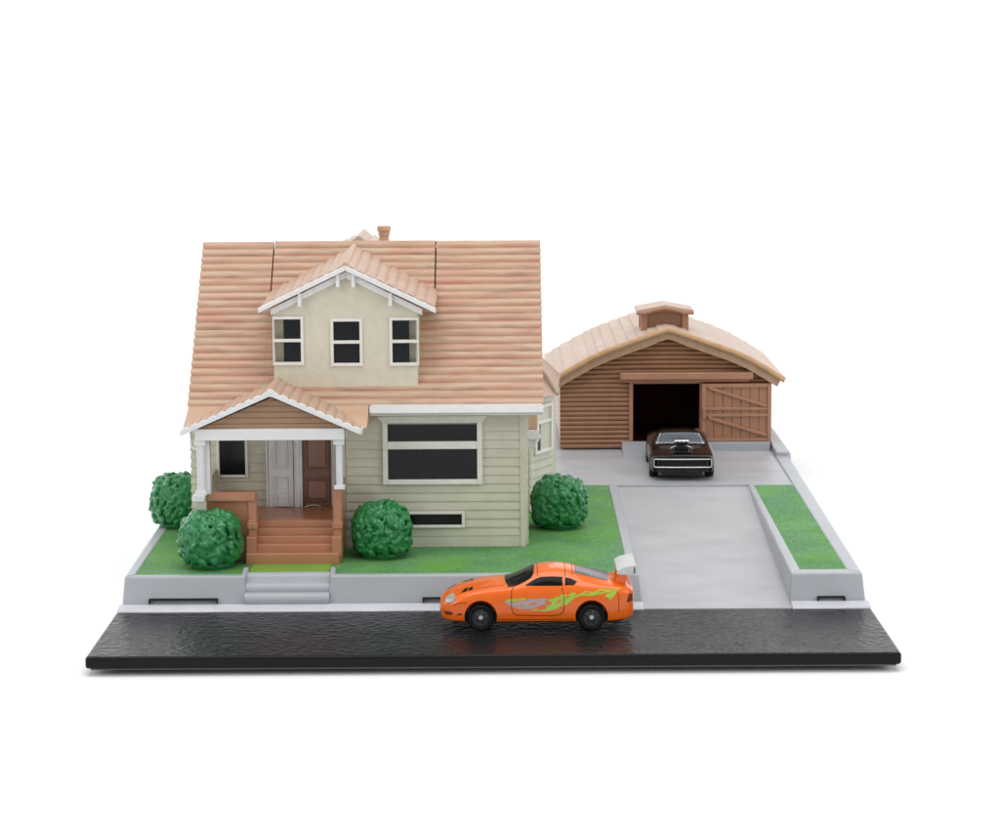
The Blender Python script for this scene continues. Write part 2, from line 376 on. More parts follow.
# front wall right of porch
b = MB(); b.boards(lambda z: (-3.55, .66), ZB + .24, 3.9, 14, FY, d=.04); b.box(-3.55, .66, FY - .035, FY + .1, ZB - .02, ZB + .238)
b.boards(lambda z: (-6.9, -3.56), 1.5, 3.75, 10, 8.72, d=.04)
hb(b, 'front_wall', 'siding', smooth=30)
b = MB(); b.hexa([(.64, FY - .07, ZB - .02), (.77, FY - .07, ZB - .02), (.77, FY + .12, ZB - .02), (.64, FY + .12, ZB - .02)], [(.62, FY - .05, 3.93), (.83, FY - .05, 3.93), (.83, FY + .12, 3.93), (.62, FY + .12, 3.93)])
hb(b, 'corner_post', 'siding', bevel=.012)
# side walls (rotated board panels)
b = MB()
b.m = Matrix.Translation((.80, 0, 0)) @ Matrix.Rotation(PI / 2, 4, 'Z')     # local x -> +Y, local -Y -> +X
b.boards(lambda z: (FY + .1, 15.3), ZB, 3.9, 15, 0, d=.04)
b.boards(lambda z: (FY + .4 + (z - 3.9) * .95, 15.1 - (z - 3.9) * .95), 3.9, 7.3, 15, 0, d=.03)
b.m = Matrix.Translation((-7.0, 0, 0)) @ Matrix.Rotation(-PI / 2, 4, 'Z')
b.boards(lambda z: (-15.3, -8.75), ZB, 3.9, 15, 0, d=.04)
b.boards(lambda z: (-15.1 + (z - 3.9) * .95, -FY - .4 - (z - 3.9) * .95), 3.9, 7.3, 15, 0, d=.03)
b.m = Matrix.Rotation(PI, 4, 'Z')
b.boards(lambda z: (-.8, 7.0), ZB, 3.95, 15, -15.3, d=.04)
hb(b, 'side_wall', 'siding')
# left bump-out beside the porch
b = MB(); b.boards(lambda z: (-7.36, -6.85), ZB, 3.7, 15, 8.9, d=.04)
b.m = Matrix.Translation((-7.36, 0, 0)) @ Matrix.Rotation(-PI / 2, 4, 'Z'); b.boards(lambda z: (-12.5, -8.9), ZB, 3.7, 15, 0, d=.04)
b.m = Matrix(); b.box(-7.3, -7.02, 9.0, 12.45, 3.2, 3.72)
hb(b, 'left_bay_wall', 'siding')

# main roof -----------------------------------------------------------
RY0, RZ0, RY1, RZ1 = 7.62, 4.16, 11.4, 7.80         # eave and ridge
sl = Vector((0, RY0 - RY1, RZ0 - RZ1)); NR = 22
def mainroof(x0, x1, r0, r1, lift=0., endr=.35):       # rows counted from the ridge
    b = MB(); o = Vector((x0, RY1, RZ1)) + sl * (r0 / NR) + Vector((0, -lift * .7, lift * .7))
    b.rolls(o, (x1 - x0, 0, 0), sl * ((r1 - r0) / NR), r1 - r0, .062, .12, nu=max(8, int((x1 - x0) * 9)), jit=.004, lap=.01, endr=endr)
    return b
b = mainroof(-7.24, -5.485, 0, NR, endr=(.3, 0))
# back slope
b.rolls((-7.24, RY1, RZ1), (1.745, 0, 0), (0, 3.9, -3.75), 22, .045, .12, nu=10, endr=0)
ro = hb(b, 'roof', 'tile', smooth=50)
b = mainroof(-5.45, -1.44, 0, 9, lift=.02, endr=0); b.rolls((-5.46, RY1, RZ1), (4.03, 0, 0), (0, 3.9, -3.75), 22, .045, .12, nu=10)
b2 = mainroof(-5.483, -1.407, 9, NR, endr=0); b.add([tuple(p) for p in b2.v], b2.f)
hb(b, 'roof', 'tile', smooth=50)
b = mainroof(-1.405, 1.18, 0, NR, endr=(0, .3)); b.rolls((-1.40, RY1, RZ1), (2.58, 0, 0), (0, 3.9, -3.75), 22, .045, .12, nu=10)
hb(b, 'roof', 'tile', smooth=50)
# plain core that closes the slots between the roof panels
b = MB(); b.prism([(-7.0, 8.0, 4.25), (-7.0, RY1, 7.55), (-7.0, 15.0, 4.2)], (7.8, 0, 0)); hb(b, 'attic', 'inside')
# white eave gutter
b = MB(); b.prism([(-2.93, 7.45, 4.17), (-2.93, 7.42, 4.02), (-2.93, 7.50, 3.97), (-2.93, 7.50, 3.945), (-2.93, 8.06, 3.945), (-2.93, 8.06, 4.17)], (4.12, 0, 0))
b.box(-2.9, 1.16, 7.47, 7.75, 4.17, 4.2)
hb(b, 'gutter', 'white', bevel=.02)
b = MB(); b.box(-6.98, .8, 15.2, 15.6, 3.9, 4.0); hb(b, 'gutter', 'white', bevel=.02)

# windows ---------------------------------------------------------------
def window(x0, x1, z0, z1, y, fr=.09, ft=None, bars=(), mat_='cream_white', d=.09, par=None, head=False, fb=None, rec=.055):
    b = MB(); fb = fb or fr
    b.box(x0, x0 + fr, y - d, y + .02, z0, z1); b.box(x1 - fr, x1, y - d, y + .02, z0, z1)
    b.box(x0 + fr - .001, x1 - fr + .001, y - d + .003, y + .02, z1 - (ft or fr), z1 - .001); b.box(x0 + fr - .001, x1 - fr + .001, y - d + .003, y + .02, z0 + .001, z0 + fb)
    for zb, h in bars: b.box(x0 + fr - .001, x1 - fr + .001, y - d + .004, y + .02, zb, zb + h)
    if head: b.prism([(x0 - .14, y - .13, z1 + .15), (x1 + .14, y - .13, z1 + .15), (x1 + .01, y - .1, z1 - .005), (x0 - .01, y - .1, z1 - .005)], (0, .13, 0))
    f = hb(b, 'window', mat_, par, bevel=.016)
    g = MB(); g.box(x0 + fr * .6, x1 - fr * .6, y - d + rec, y + .03, z0 + fr * .6, z1 - fr * .6); hb(g, 'pane', 'pane', f)
    return f
window(-2.66, -.27, 2.20, 3.72, FY - .03, fr=.125, ft=.03, bars=[(3.06, .19)], d=.10, head=True)
window(-2.10, -.70, 1.13, 1.54, FY - .03, fr=.075, d=.07)
window(-6.72, -5.96, 2.28, 3.45, 8.72 - .02, fr=.07, d=.08)

# dormer ------------------------------------------------------------------
DY = 7.98
b = MB(); b.prism([(-5.22, DY, 4.40), (-1.79, DY, 4.40), (-1.79, DY, 6.44), (-3.46, DY, 7.30), (-5.22, DY, 6.42)], (0, 2.6, 0))
dw = hb(b, 'dormer_wall', 'stucco', bevel=.012)
# bmesh boolean for the window recesses
def cut(obj, boxes):
    c = MB()
    for q in boxes: c.box(*q)
    co = c.build('cut', 'inside'); co.location = obj.location.copy() if obj.parent is H else (0, 0, 0); co.parent = obj.parent if obj.parent is H else None
    m = obj.modifiers.new('Cut', 'BOOLEAN'); m.object = co; m.operation = 'DIFFERENCE'; m.solver = 'EXACT'
    bpy.context.view_layer.update(); bake(obj); bpy.data.objects.remove(co)
cut(dw, [(-5.185, -4.52, DY - .2, DY + .22, 5.16, 6.24), (-2.40, -1.825, DY - .2, DY + .22, 5.16, 6.24), (-3.81, -3.14, DY - .2, DY + .1, 5.14, 6.16)])
def dwindow(x0, x1, z0, z1, px0, px1, side):
    b = MB(); y = DY; d = .06; f_ = .07
    if side == 0:
        b.box(x0, x0 + f_, y - d, y + .03, z0, z1); b.box(x1 - f_, x1, y - d, y + .03, z0, z1)
    elif side < 0:      # corner window on the left edge of the dormer
        b.box(x1 - f_, x1, y - d, y + .03, z0, z1); b.box(x0, x0 + .03, y - d, y + .3, z0, z1)
    else:
        b.box(x0, x0 + f_, y - d, y + .03, z0, z1); b.box(x1 - .03, x1, y - d, y + .3, z0, z1)
    for a, c in ((z0, z0 + .08), (z1 - .08, z1), ((z0 + z1) / 2 - .035, (z0 + z1) / 2 + .045)):
        b.box(x0 + .001, x1 - .001, y - d + .003, y + .03, a + .001, c - .001)
        if side < 0: b.box(x0 + .002, x0 + .05, y + .03, y + .3, a + .002, c - .002)
        if side > 0: b.box(x1 - .05, x1 - .002, y + .03, y + .3, a + .002, c - .002)
    f = hb(b, 'window', 'cream_white', bevel=.014)
    g = MB(); g.box(px0, px1, y + .03 if side == 0 else y + .02, y + .1, z0 + .03, z1 - .03); hb(g, 'pane', 'pane', f)
    return f
dwindow(-5.235, -4.50, 5.11, 6.29, -4.98, -4.52, -1)
dwindow(-3.86, -3.10, 5.08, 6.23, -3.82, -3.14, 0)
dwindow(-2.46, -1.765, 5.08, 6.25, -2.42, -1.99, 1)
# dormer roof: ridge rises a little towards the back
def gable_roof(xc, xl, xr, zp, ze, y0, y1, n, rise, h=.05, th=.08, name='dormer_roof', material='tile_side', nu=14):
    b = MB()
    for xe in (xl, xr):
        b.rolls((xc, y0, zp), (0, y1 - y0, rise), (xe - xc, 0, ze - zp), n, h, th, nu=nu, jit=.006)
    b.tube([(xc, y0 - .01, zp + .0), (xc, (y0 + y1) / 2, zp + rise / 2 + .0), (xc, y1, zp + rise + .0)], .085, 12)
    return b
b = gable_roof(-3.47, -5.50, -1.36, 7.50, 6.49, 7.70, 11.2, 9, .18)
dr = hb(b, 'dormer_roof', 'tile_side', smooth=45)
# bargeboards: outer, inner
def rake(mb, xc, zp, xl, zl, xr, zr, y, t, h):
    for xe, ze in ((xl, zl), (xr, zr)):
        mb.prism([(xc, y, zp), (xe, y, ze), (xe, y, ze - h), (xc, y, zp - h)], (0, t, 0))
b = MB(); rake(b, -3.47, 7.51, -5.54, 6.52, -1.34, 6.49, 7.64, .09, .13)
hb(b, 'bargeboard', 'white', dr, bevel=.02)
b = MB(); rake(b, -3.47, 7.36, -5.26, 6.48, -1.67, 6.46, 7.83, .2, .16)
hb(b, 'bargeboard', 'white', dr, bevel=.015)
for x, z in ((-4.57, 6.53), (-3.66, 6.98), (-3.29, 6.98), (-2.42, 6.53)):
    b = MB(); b.box(x - .045, x + .045, 7.74, 8.0, z, z + .32); hb(b, 'bracket', 'white', dr, bevel=.015)

# chimney, rear dormer
b = MB(); b.cyl((-2.77, 12.4, 7.5), (0, 0, 1), .125, 1.24, 24); b.cyl((-2.77, 12.4, 8.05), (0, 0, 1), .18, .13, 24); b.cyl((-2.77, 12.4, 7.93), (0, 0, 1), .15, .12, 24)
hb(b, 'chimney', 'tan', bevel=.02)
b = gable_roof(-3.40, -4.20, -2.60, 7.80, 7.42, 12.1, 14.6, 4, .0)
hb(b, 'rear_dormer_roof', 'garage_roof', smooth=45)
b = MB(); b.prism([(-4.0, 12.2, 5.6), (-2.8, 12.2, 5.6), (-2.8, 12.2, 7.4), (-3.4, 12.2, 7.65), (-4.0, 12.2, 7.4)], (0, 2.2, 0)); hb(b, 'rear_dormer_wall', 'stucco')

# porch ------------------------------------------------------------------
PY = 6.0
# bell-cast skirt under the main eave over the porch
b = MB()
prof = [(8.0, 4.50), (7.62, 4.19), (7.35, 4.08), (6.95, 3.97), (6.55, 3.86), (6.50, 3.80), (7.9, 3.70), (8.1, 3.72)]
b.prism([(-7.24, y, z) for y, z in prof], (4.29, 0, 0))
sk = hb(b, 'porch_skirt_roof', 'tan', bevel=.02)
b = gable_roof(-5.13, -7.20, -3.06, 4.74, 3.82, 6.04, 8.6, 10, .0, h=.05, th=.06)
pr = hb(b, 'porch_roof', 'tile_side', smooth=45)
# scalloped white rake edge
b = MB()
for xe in (-7.22, -3.04):
    b.rolls((-5.13, 5.93, 4.74), (0, .12, 0), (xe + 5.13, 0, -.92), 10, .045, .085, nu=2, endr=0)
b.cyl((-5.13, 5.99, 4.72), (0, 1, 0), .09, .125, 16)
hb(b, 'bargeboard', 'white', pr, bevel=.01)
for xe, sx in ((-7.2, -1), (-3.06, 1)):
    b = MB(); b.prism([(xe, 5.95, 3.74), (xe, 8.0, 3.74), (xe, 8.0, 3.86), (xe, 5.95, 3.86)], (.03 * sx, 0, 0)); hb(b, 'eave_trim', 'white', pr)
b = MB()
b.boards(lambda z: (-6.87 + (z - 3.84) * 2.33, -3.39 - (z - 3.84) * 2.33), 3.84, 4.66, 6, 6.16, d=.02, groove=True)
hb(b, 'gable_panel', 'gable_brown', pr)
b = MB(); b.box(-6.90, -3.44, 6.06, 6.42, 3.60, 3.87); b.box(-6.80, -6.62, 6.42, 8.7, 3.60, 3.80); b.box(-3.58, -3.40, 6.42, 8.1, 3.60, 3.80)
hb(b, 'porch_beam', 'white', bevel=.015)
b = MB(); b.box(-6.7, -3.5, 6.4, 8.7, 3.72, 3.76); hb(b, 'porch_ceiling', 'white')
def column(xc, y, z0, z1, w, wide=0.):
    b = MB(); h = w / 2
    b.box(xc - h, xc + h, y - h, y + h, z0 + .06, z1 - .1)
    b.box(xc - h - .05, xc + h + .05, y - h - .04, y + h + .04, z1 - .13, z1)
    b.box(xc - h - .05, xc + h + .05, y - h - .04, y + h + .04, z0, z0 + .09)
    for k in (-.25, .25): b.box(xc + k * w - .012, xc + k * w + .012, y - h - .012, y, z0 + .1, z1 - .14)
    if wide: b.box(xc + h - .01, xc + h + wide, y + .02, y + .3, z0, z1 - .005)
    return hb(b, 'porch_column', 'white', bevel=.014)
column(-6.80, 6.26, 2.30, 3.60, .17, .12)
column(-3.58, 6.26, 2.42, 3.60, .15)
b = MB(); b.hexa([(-7.02, 6.14, 2.14), (-6.72, 6.14, 2.14), (-6.72, 6.44, 2.14), (-7.02, 6.44, 2.14)], [(-6.99, 6.12, 2.31), (-6.70, 6.12, 2.31), (-6.70, 6.44, 2.31), (-6.99, 6.44, 2.31)])
hb(b, 'column_base', 'white', bevel=.03)
b = MB(); b.box(-6.93, -6.70, 6.22, 8.8, .66, 2.14); b.box(-6.93, -6.72, 6.5, 8.8, 2.14, 2.5); hb(b, 'porch_side_wall', 'siding', bevel=.01)

DZ = 1.57
b = MB(); b.box(-6.7, -3.62, 6.86, 8.72, 1.35, DZ)
hb(b, 'porch_floor', 'porch', bevel=.02)
# steps: four treads plus the broad bottom block
b = MB()
for i in range(3):
    y = 6.86 - .19 * (i + 1) + .0; z = DZ - .155 * (i + 1)
    b.box(-5.56, -3.74, y, 7.4, z - .3, z)
b.box(-5.56, -3.74, 6.84, 6.95, DZ - .2, DZ + .004)
b.box(-5.79, -3.60, 6.08, 6.9, ZL - .02, .93)
st = hb(b, 'porch_steps', 'porch', bevel=.035, seg=3)
b = MB(); b.box(-5.74, -3.65, 6.10, 6.3, ZL - .01, ZL + .05); hb(b, 'step_base', 'porch', st)
# stepped cheek walls
for x0, x1 in ((-5.76, -5.54), (-3.76, -3.55)):
    b = MB()
    b.box(x0, x1, 6.44, 6.68 if x0 < -5 else 7.4, .8, 2.315 if x0 < -5 else 2.37); b.box(x0 + .01, x1 - .01, 6.6, 7.4, .8, DZ + .06)
    b.box(x0 + .006, x1 - .006, 6.34, 6.58, .8, 1.68)
    b.box(x0 - .02, x1 + .02, 6.30, 6.62, 1.45, 1.62)
    b.box(x0 - .03, x1 + .004, 6.18, 6.8, .8, 1.30)
    if x0 > -5: b.box(x0, x1 - .02, 6.5, 8.1, 2.2, 2.40); b.box(x0 + .06, x1 - .02, 7.2, 8.1, .67, 2.25); b.box(x0 + .04, x1 - .01, 6.25, 7.5, ZL, 1.2)
    hb(b, 'stair_cheek', 'porch', bevel=.035, seg=3)
b = MB(); b.box(-6.72, -5.565, 6.40, 6.60, 2.10, 2.32); cp = hb(b, 'railing_cap', 'porch', bevel=.03, seg=3)
b = MB(); b.box(-6.70, -5.60, 6.52, 6.60, ZL, 2.12); b.box(-6.70, -6.58, 6.48, 6.6, ZL, 2.16); hb(b, 'railing_wall', 'porch', bevel=.01)

# doors
def door(x0, x1, z0, z1, y, material, panels, slats=None):
    b = MB(); b.box(x0, x1, y - .04, y + .05, z0, z1)
    for (a, c, e, g, dd) in panels:     # raised moulding rings
        t = .035
        b.box(a, a + t, y - .04 - dd, y, e, g); b.box(c - t, c, y - .04 - dd, y, e, g); b.box(a + t, c - t, y - .038 - dd, y, e, e + t); b.box(a + t, c - t, y - .038 - dd, y, g - t, g)
    if slats:
        a, c, e, g, n = slats
        for i in range(n): b.box(a, c, y - .06, y, e + (g - e) * i / n + .012, e + (g - e) * (i + 1) / n - .012)
    return hb(b, 'door', material, bevel=.008)
d1 = door(-5.46, -4.86, DZ, 3.6, 8.60, 'white', [(-5.31, -4.93, 2.53, 3.55, .055), (-5.31, -4.93, DZ + .02, 2.33, .055), (-5.26, -4.98, 2.60, 3.5, .03)], (-5.25, -4.99, DZ + .06, 2.27, 5))
d2 = door(-4.62, -3.95, DZ, 3.6, 8.66, 'door_brown', [(-4.57, -4.0, 2.48, 3.42, .05), (-4.57, -4.0, 1.70, 2.27, .05)])
for a, c in ((2.54, 3.36), (1.76, 2.21)):
    b = MB(); b.box(-4.51, -4.06, 8.595, 8.68, a, c); hb(b, 'panel', 'door_panel', d2, bevel=.02)
d2['label'] = 'brown panelled front door'; d1['label'] = 'white screen door with louvred lower panel'
b = MB(); b.box(-4.84, -4.64, 8.52, 8.72, DZ, 3.6); b.box(-4.79, -4.70, 8.49, 8.55, DZ, 3.6); b.box(-3.93, -3.74, 8.5, 8.7, DZ, 3.6); b.box(-5.52, -5.47, 8.55, 8.72, DZ, 3.6)
hb(b, 'door_frame', 'white', bevel=.01)
b = MB(); b.box(-3.72, -3.56, 8.0, 8.8, .7, 3.75); hb(b, 'porch_return_wall', 'siding')
b = MB(); b.tube([(-4.58, 8.5, DZ + .01), (-4.50, 8.46, DZ + .05), (-4.38, 8.44, DZ + .065), (-4.26, 8.46, DZ + .05), (-4.2, 8.5, DZ + .01)], .012, 6); hb(b, 'scratched_arc', 'white')  # thin white scratched arc on the porch floor by the brown door
# downspouts
b = MB(); b.tube([(-7.06, 6.6, 3.72), (-7.06, 6.6, 3.42), (-7.0, 6.55, 3.36), (-6.9, 6.45, 3.34)], .03, 8); hb(b, 'downspout', 'white')
b = MB(); b.tube([(.94, 9.6, 2.9), (.94, 9.6, 1.9)], .022, 8); b.box(.84, 1.02, 9.5, 9.7, 2.86, 3.1); hb(b, 'downspout', 'white')
# small side roof return with white gutter, right of the corner post
b = MB(); b.box(.80, 1.08, 9.45, 10.3, 3.30, 3.75); hb(b, 'side_eave_block', 'tan', bevel=.03)
b = MB(); b.box(.80, 1.13, 9.38, 10.4, 3.06, 3.30); b.tube([(1.08, 9.42, 3.22), (1.12, 9.42, 3.12), (1.05, 9.42, 3.0)], .045, 8); hb(b, 'side_gutter', 'white', bevel=.03)

# right bay -----------------------------------------------------------------
A = Vector((.90, 12.4, 0)); B_ = Vector((1.52, 13.55, 0)); C_ = Vector((1.66, 17.0, 0))
def frame_mat(P, Q):        # local x along P->Q, local -Y outward (to the right/front)
    d = (Q - P); L_ = d.length; ang = math.atan2(d.y, d.x)
    return Matrix.Translation(P) @ Matrix.Rotation(ang, 4, 'Z'), L_
bay = MB()
for P, Q in ((A, B_), (B_, C_)):
    bay.m, L_ = frame_mat(P, Q); bay.boards(lambda z: (0, L_), ZB, 3.66, 14, 0, d=.035)
bay.m = Matrix(); bay.box(.75, 1.44, 13.6, 17.0, ZB, 3.6)
bw = hb(bay, 'bay_wall', 'siding')
m_, L_ = frame_mat(A, B_)
b = MB(); b.m = m_
x0, x1, z0, z1 = .20, 1.20, 2.14, 3.42
for q in ((x0, x0 + .1, z0, z1), (x1 - .1, x1, z0, z1)): b.box(q[0], q[1], -.1, .02, q[2], q[3])
for q in ((z0, z0 + .09), (z1 - .09, z1), (2.92, 3.0)): b.box(x0 + .1, x1 - .1, -.097, .02, q[0], q[1])
f = hb(b, 'window', 'cream_white', bevel=.015)
b = MB(); b.m = m_; b.box(x0 + .06, x0 + .36, -.05, .0, z0 + .05, 2.9); hb(b, 'pane', 'pane', f)
b = MB(); b.m = m_; b.box(x0 + .36, x1 - .05, -.048, .0, z0 + .05, z1 - .05); b.box(x0 + .05, x0 + .36, -.048, 0, 2.93, z1 - .05); hb(b, 'reveal', 'siding', f)
b = MB(); b.box(1.63, 1.70, 16.9, 17.05, ZB, 3.62); hb(b, 'corner_trim', 'cream_white', bevel=.01)
# bay roof (hipped, low)
b = MB()
lo = [(.80, 11.9, 3.66), (1.66, 13.3, 3.62), (1.80, 17.2, 3.62), (.80, 17.2, 3.66)]
hi = [(.80, 12.6, 4.30), (1.15, 14.3, 4.25), (1.15, 16.8, 4.25), (.80, 16.8, 4.30)]
b.hexa(lo, hi)
bf = hb(b, 'bay_roof', 'tile_side', bevel=.02)
b = MB(); L0 = [Vector(p) for p in lo]; H0 = [Vector(p) for p in hi]
b.tube([L0[1] + Vector((0, 0, .02)), (L0[1] + H0[1]) / 2 + Vector((.03, 0, .07)), H0[1] + Vector((0, 0, .03))], [.06, .07, .06], 8)
for k in range(7):
    p = L0[1].lerp(L0[2], k / 6); q = H0[1].lerp(H0[2], k / 6); b.tube([p + Vector((0, 0, .01)), q + Vector((0, 0, .03))], .055, 8)
hb(b, 'hip_cap', 'garage_roof', bf, smooth=50)

# ------------------------------------------------------------------ garage
G = empty('garage', (5.1, 25, ZL)); tag(G, 'brown log sided garage with curved tan roof and sliding barn door', 'garage'); GP = G.location.copy()
def gb(mb, name, material, parent=None, **k):
    o = mb.build(name, material, None, **k); par = parent or G; o.parent = par
    if par is G: o.location = -GP
    return o
GY = 22.5
OUT = [(1.60, 2.80), (2.10, 3.10), (2.85, 3.52), (3.35, 3.74), (4.0, 3.98), (4.6, 4.19), (5.16, 4.37), (5.75, 4.18), (6.4, 3.95), (7.05, 3.72), (7.6, 3.48), (8.15, 3.16), (8.64, 2.84)]  # outer line of the roof front
def under(z):               # wall extents below the roof line
    zz = z + .33
    xl, xr = 1.95, 8.28
    for (a, b_) in zip(OUT[:6], OUT[1:7]):
        if a[1] <= zz <= b_[1]: xl = max(xl, a[0] + (b_[0] - a[0]) * (zz - a[1]) / (b_[1] - a[1]))
    for (a, b_) in zip(OUT[6:-1], OUT[7:]):
        if b_[1] <= zz <= a[1]: xr = min(xr, a[0] + (b_[0] - a[0]) * (a[1] - zz) / (a[1] - b_[1]))
    if zz > 4.37: xl = xr = 5.16
    return xl, xr
b = MB(); dz = (4.08 - .70) / 24
zo = .70 + 14 * dz
b.logs(lambda z: (1.95, 4.10), .70, zo, 14, GY)
b.logs(lambda z: (6.16, 8.28), .70, zo, 14, GY)
b.logs(under, zo, 4.08, 10, GY)
gw = gb(b, 'front_wall', 'garage', smooth=60)
b = MB()
b.m = Matrix.Translation((8.20, 0, 0)) @ Matrix.Rotation(PI / 2, 4, 'Z'); b.logs(lambda z: (GY + .06, 28.1), .70, zo + .15, 15, 0)
b.m = Matrix.Translation((2.0, 0, 0)) @ Matrix.Rotation(-PI / 2, 4, 'Z'); b.logs(lambda z: (-28.1, -GY - .06), .70, zo + .15, 15, 0)
b.m = Matrix(); b.prism([(2.0, 28.0, .7), (8.2, 28.0, .7), (8.2, 28.0, 2.75), (5.16, 28.0, 4.0), (2.0, 28.0, 2.75)], (0, .15, 0))
gb(b, 'side_wall', 'garage', smooth=60)
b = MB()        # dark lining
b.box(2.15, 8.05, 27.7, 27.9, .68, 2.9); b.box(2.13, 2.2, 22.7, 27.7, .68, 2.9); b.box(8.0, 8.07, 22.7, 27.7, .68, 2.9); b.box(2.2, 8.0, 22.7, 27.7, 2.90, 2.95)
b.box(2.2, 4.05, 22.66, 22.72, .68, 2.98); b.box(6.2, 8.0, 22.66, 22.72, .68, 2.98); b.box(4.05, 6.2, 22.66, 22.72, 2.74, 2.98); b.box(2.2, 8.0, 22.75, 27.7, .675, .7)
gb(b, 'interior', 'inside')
b = MB(); b.box(4.02, 4.14, GY - .10, GY + .16, .93, 2.72); b.box(6.14, 6.24, GY - .10, GY + .16, .93, 2.72); b.box(4.145, 6.135, GY - .07, GY + .16, 2.66, 2.74)
gb(b, 'door_frame', 'garage_trim', bevel=.015)
# roof shell with shingle steps
b = MB(); Y0, Y1 = 22.12, 28.5
pts = []
for i in range(len(OUT) - 1):
    a, c = OUT[i], OUT[i + 1]; pts += [a, ((a[0] + c[0]) / 2, (a[1] + c[1]) / 2)]
pts.append(OUT[-1])
top = []
for i in range(len(pts) - 1):       # each strip lips over the next one down
    a, c = Vector((*pts[i], 0)), Vector((*pts[i + 1], 0)); up = Vector((-(c - a).y, (c - a).x, 0)).normalized()
    if up.y < 0: up = -up
    left = i < 12
    ha, hc = (.045, .005) if left else (.005, .045)
    top += [a + up * ha, a.lerp(c, .5) + up * .03, c + up * hc]
outl = [(p.x, p.y) for p in top] + [(x, z - .14) for x, z in reversed(pts)]
ys = [Y0 + .06, 23.6, 25.1, 26.6, Y1]; n = len(outl)
rv = []; rnd = random.Random(5)
for k, y in enumerate(ys):
    for (x, z) in outl: rv.append((x, y, z + rnd.uniform(-.006, .006)))
fs = [(k * n + i, k * n + (i + 1) % n, (k + 1) * n + (i + 1) % n, (k + 1) * n + i) for k in range(len(ys) - 1) for i in range(n)]
fs += [tuple(range(n - 1, -1, -1)), tuple(range((len(ys) - 1) * n, len(ys) * n))]
b.add(rv, fs)
gr = gb(b, 'roof', 'garage_roof', smooth=20)
def band(dz0, dz1, y, t, e=0.):
    b = MB()
    for i in range(len(pts) - 1):
        a, c = pts[i], pts[i + 1]
        b.prism([(a[0], y, a[1] + dz1), (c[0], y, c[1] + dz1), (c[0], y, c[1] + dz0), (a[0], y, a[1] + dz0)], (0, t, 0))
    return b
b = MB(); b.tube([(x, Y0 + .04, z - .05) for x, z in pts], .085, 12); gb(b, 'fascia', 'fascia', gr, smooth=50)
bm_ = MB(); P2 = [(1.72, 2.76)] + [(x, z - .12) for x, z in pts[1:-1]] + [(8.54, 2.80)]
poly = [(x, Y0 + .10, z) for x, z in P2] + [(x + (.10 if x < 5 else -.10) * (abs(x - 5.16) > .3), Y0 + .10, z - .22) for x, z in reversed(P2)]
for i in range(len(P2) - 1):
    q = [poly[i], poly[i + 1], poly[len(poly) - 2 - i], poly[len(poly) - 1 - i]]; bm_.prism(q, (0, .2, 0))
gb(bm_, 'fascia', 'fascia_low', gr, bevel=.01)
# ridge cap and cupola
b = MB(); dzc = .22
for x in (4.52, 5.76): b.box(x - .1, x + .1, 23.3, 23.5, 4.05, 4.56 + dzc); b.box(x - .1, x + .1, 24.3, 24.5, 4.05, 4.56 + dzc)
b.prism([(4.42, 23.32, 4.5 + dzc), (5.86, 23.32, 4.5 + dzc), (5.14, 23.32, 4.64 + dzc)], (0, 1.15, 0))
cu = gb(b, 'cupola', 'garage_trim', bevel=.02)
b = MB(); b.box(4.46, 5.82, 23.40, 24.42, 4.05, 4.52 + dzc); gb(b, 'louvre_panel', 'garage', cu)
b = MB()
for sx in (-1, 1):
    b.hexa([(5.14, 23.12, 4.64 + dzc), (5.14 + sx * .86, 23.12, 4.50 + dzc), (5.14 + sx * .86, 24.5, 4.50 + dzc), (5.14, 24.5, 4.64 + dzc)], [(5.14, 23.12, 4.74 + dzc), (5.14 + sx * .86, 23.12, 4.58 + dzc), (5.14 + sx * .86, 24.5, 4.58 + dzc), (5.14, 24.5, 4.74 + dzc)])
gb(b, 'cupola_roof', 'garage_roof', cu)
b = MB(); b.tube([(5.14 + x, 23.1, z + dzc) for x, z in ((-.86, 4.50), (-.62, 4.50), (-.3, 4.59), (0, 4.65), (.3, 4.59), (.62, 4.50), (.86, 4.50))], .055, 8); gb(b, 'cupola_trim', 'garage_trim', cu, smooth=50)
# door track
b = MB(); b.box(3.74, 7.72, 22.18, 22.36, 2.80, 3.03); b.box(3.82, 7.62, 22.28, 22.5, 2.72, 2.82); gb(b, 'door_track', 'garage_trim', bevel=.05, seg=3)
# barn door: planks, frame, braces
D0, D1, E0, E1 = 6.18, 8.27, .93, 2.68
b = MB(); np_ = 7
for i in range(np_):
    a = D0 + .1 + (D1 - D0 - .2) * i / np_; c = D0 + .1 + (D1 - D0 - .2) * (i + 1) / np_; b.box(a + .008, c - .008, 22.30, 22.38, E0 + .06, E1 - .06)
b.box(D0 + .1, D1 - .1, 22.33, 22.40, E0 + .06, E1 - .06)
bd = gb(b, 'barn_door', 'barn_door', bevel=.008)
b = MB(); y = 22.27
b.box(D0, D0 + .14, y - .03, y + .12, E0, E1); b.box(D1 - .12, D1, y - .03, y + .12, E0, E1)
b.box(D0 + .14, D1 - .12, y - .026, y + .1, E1 - .12, E1 - .002); b.box(D0 + .14, D1 - .12, y - .026, y + .1, E0 + .002, E0 + .1)
b.box(D0 + .14, D1 - .12, y - .024, y + .1, 1.88, 1.97); b.box(D0 + .14, D1 - .12, y - .024, y + .1, 1.68, 1.77)
b.bar((D0 + .2, y, E1 - .12), (D1 - .14, y, 2.0), .10, .09, up=(0, 0, 1)); b.bar((D0 + .2, y, 1.66), (D1 - .14, y, 1.12), .10, .09)
gb(b, 'brace', 'garage_trim', bd, bevel=.014)
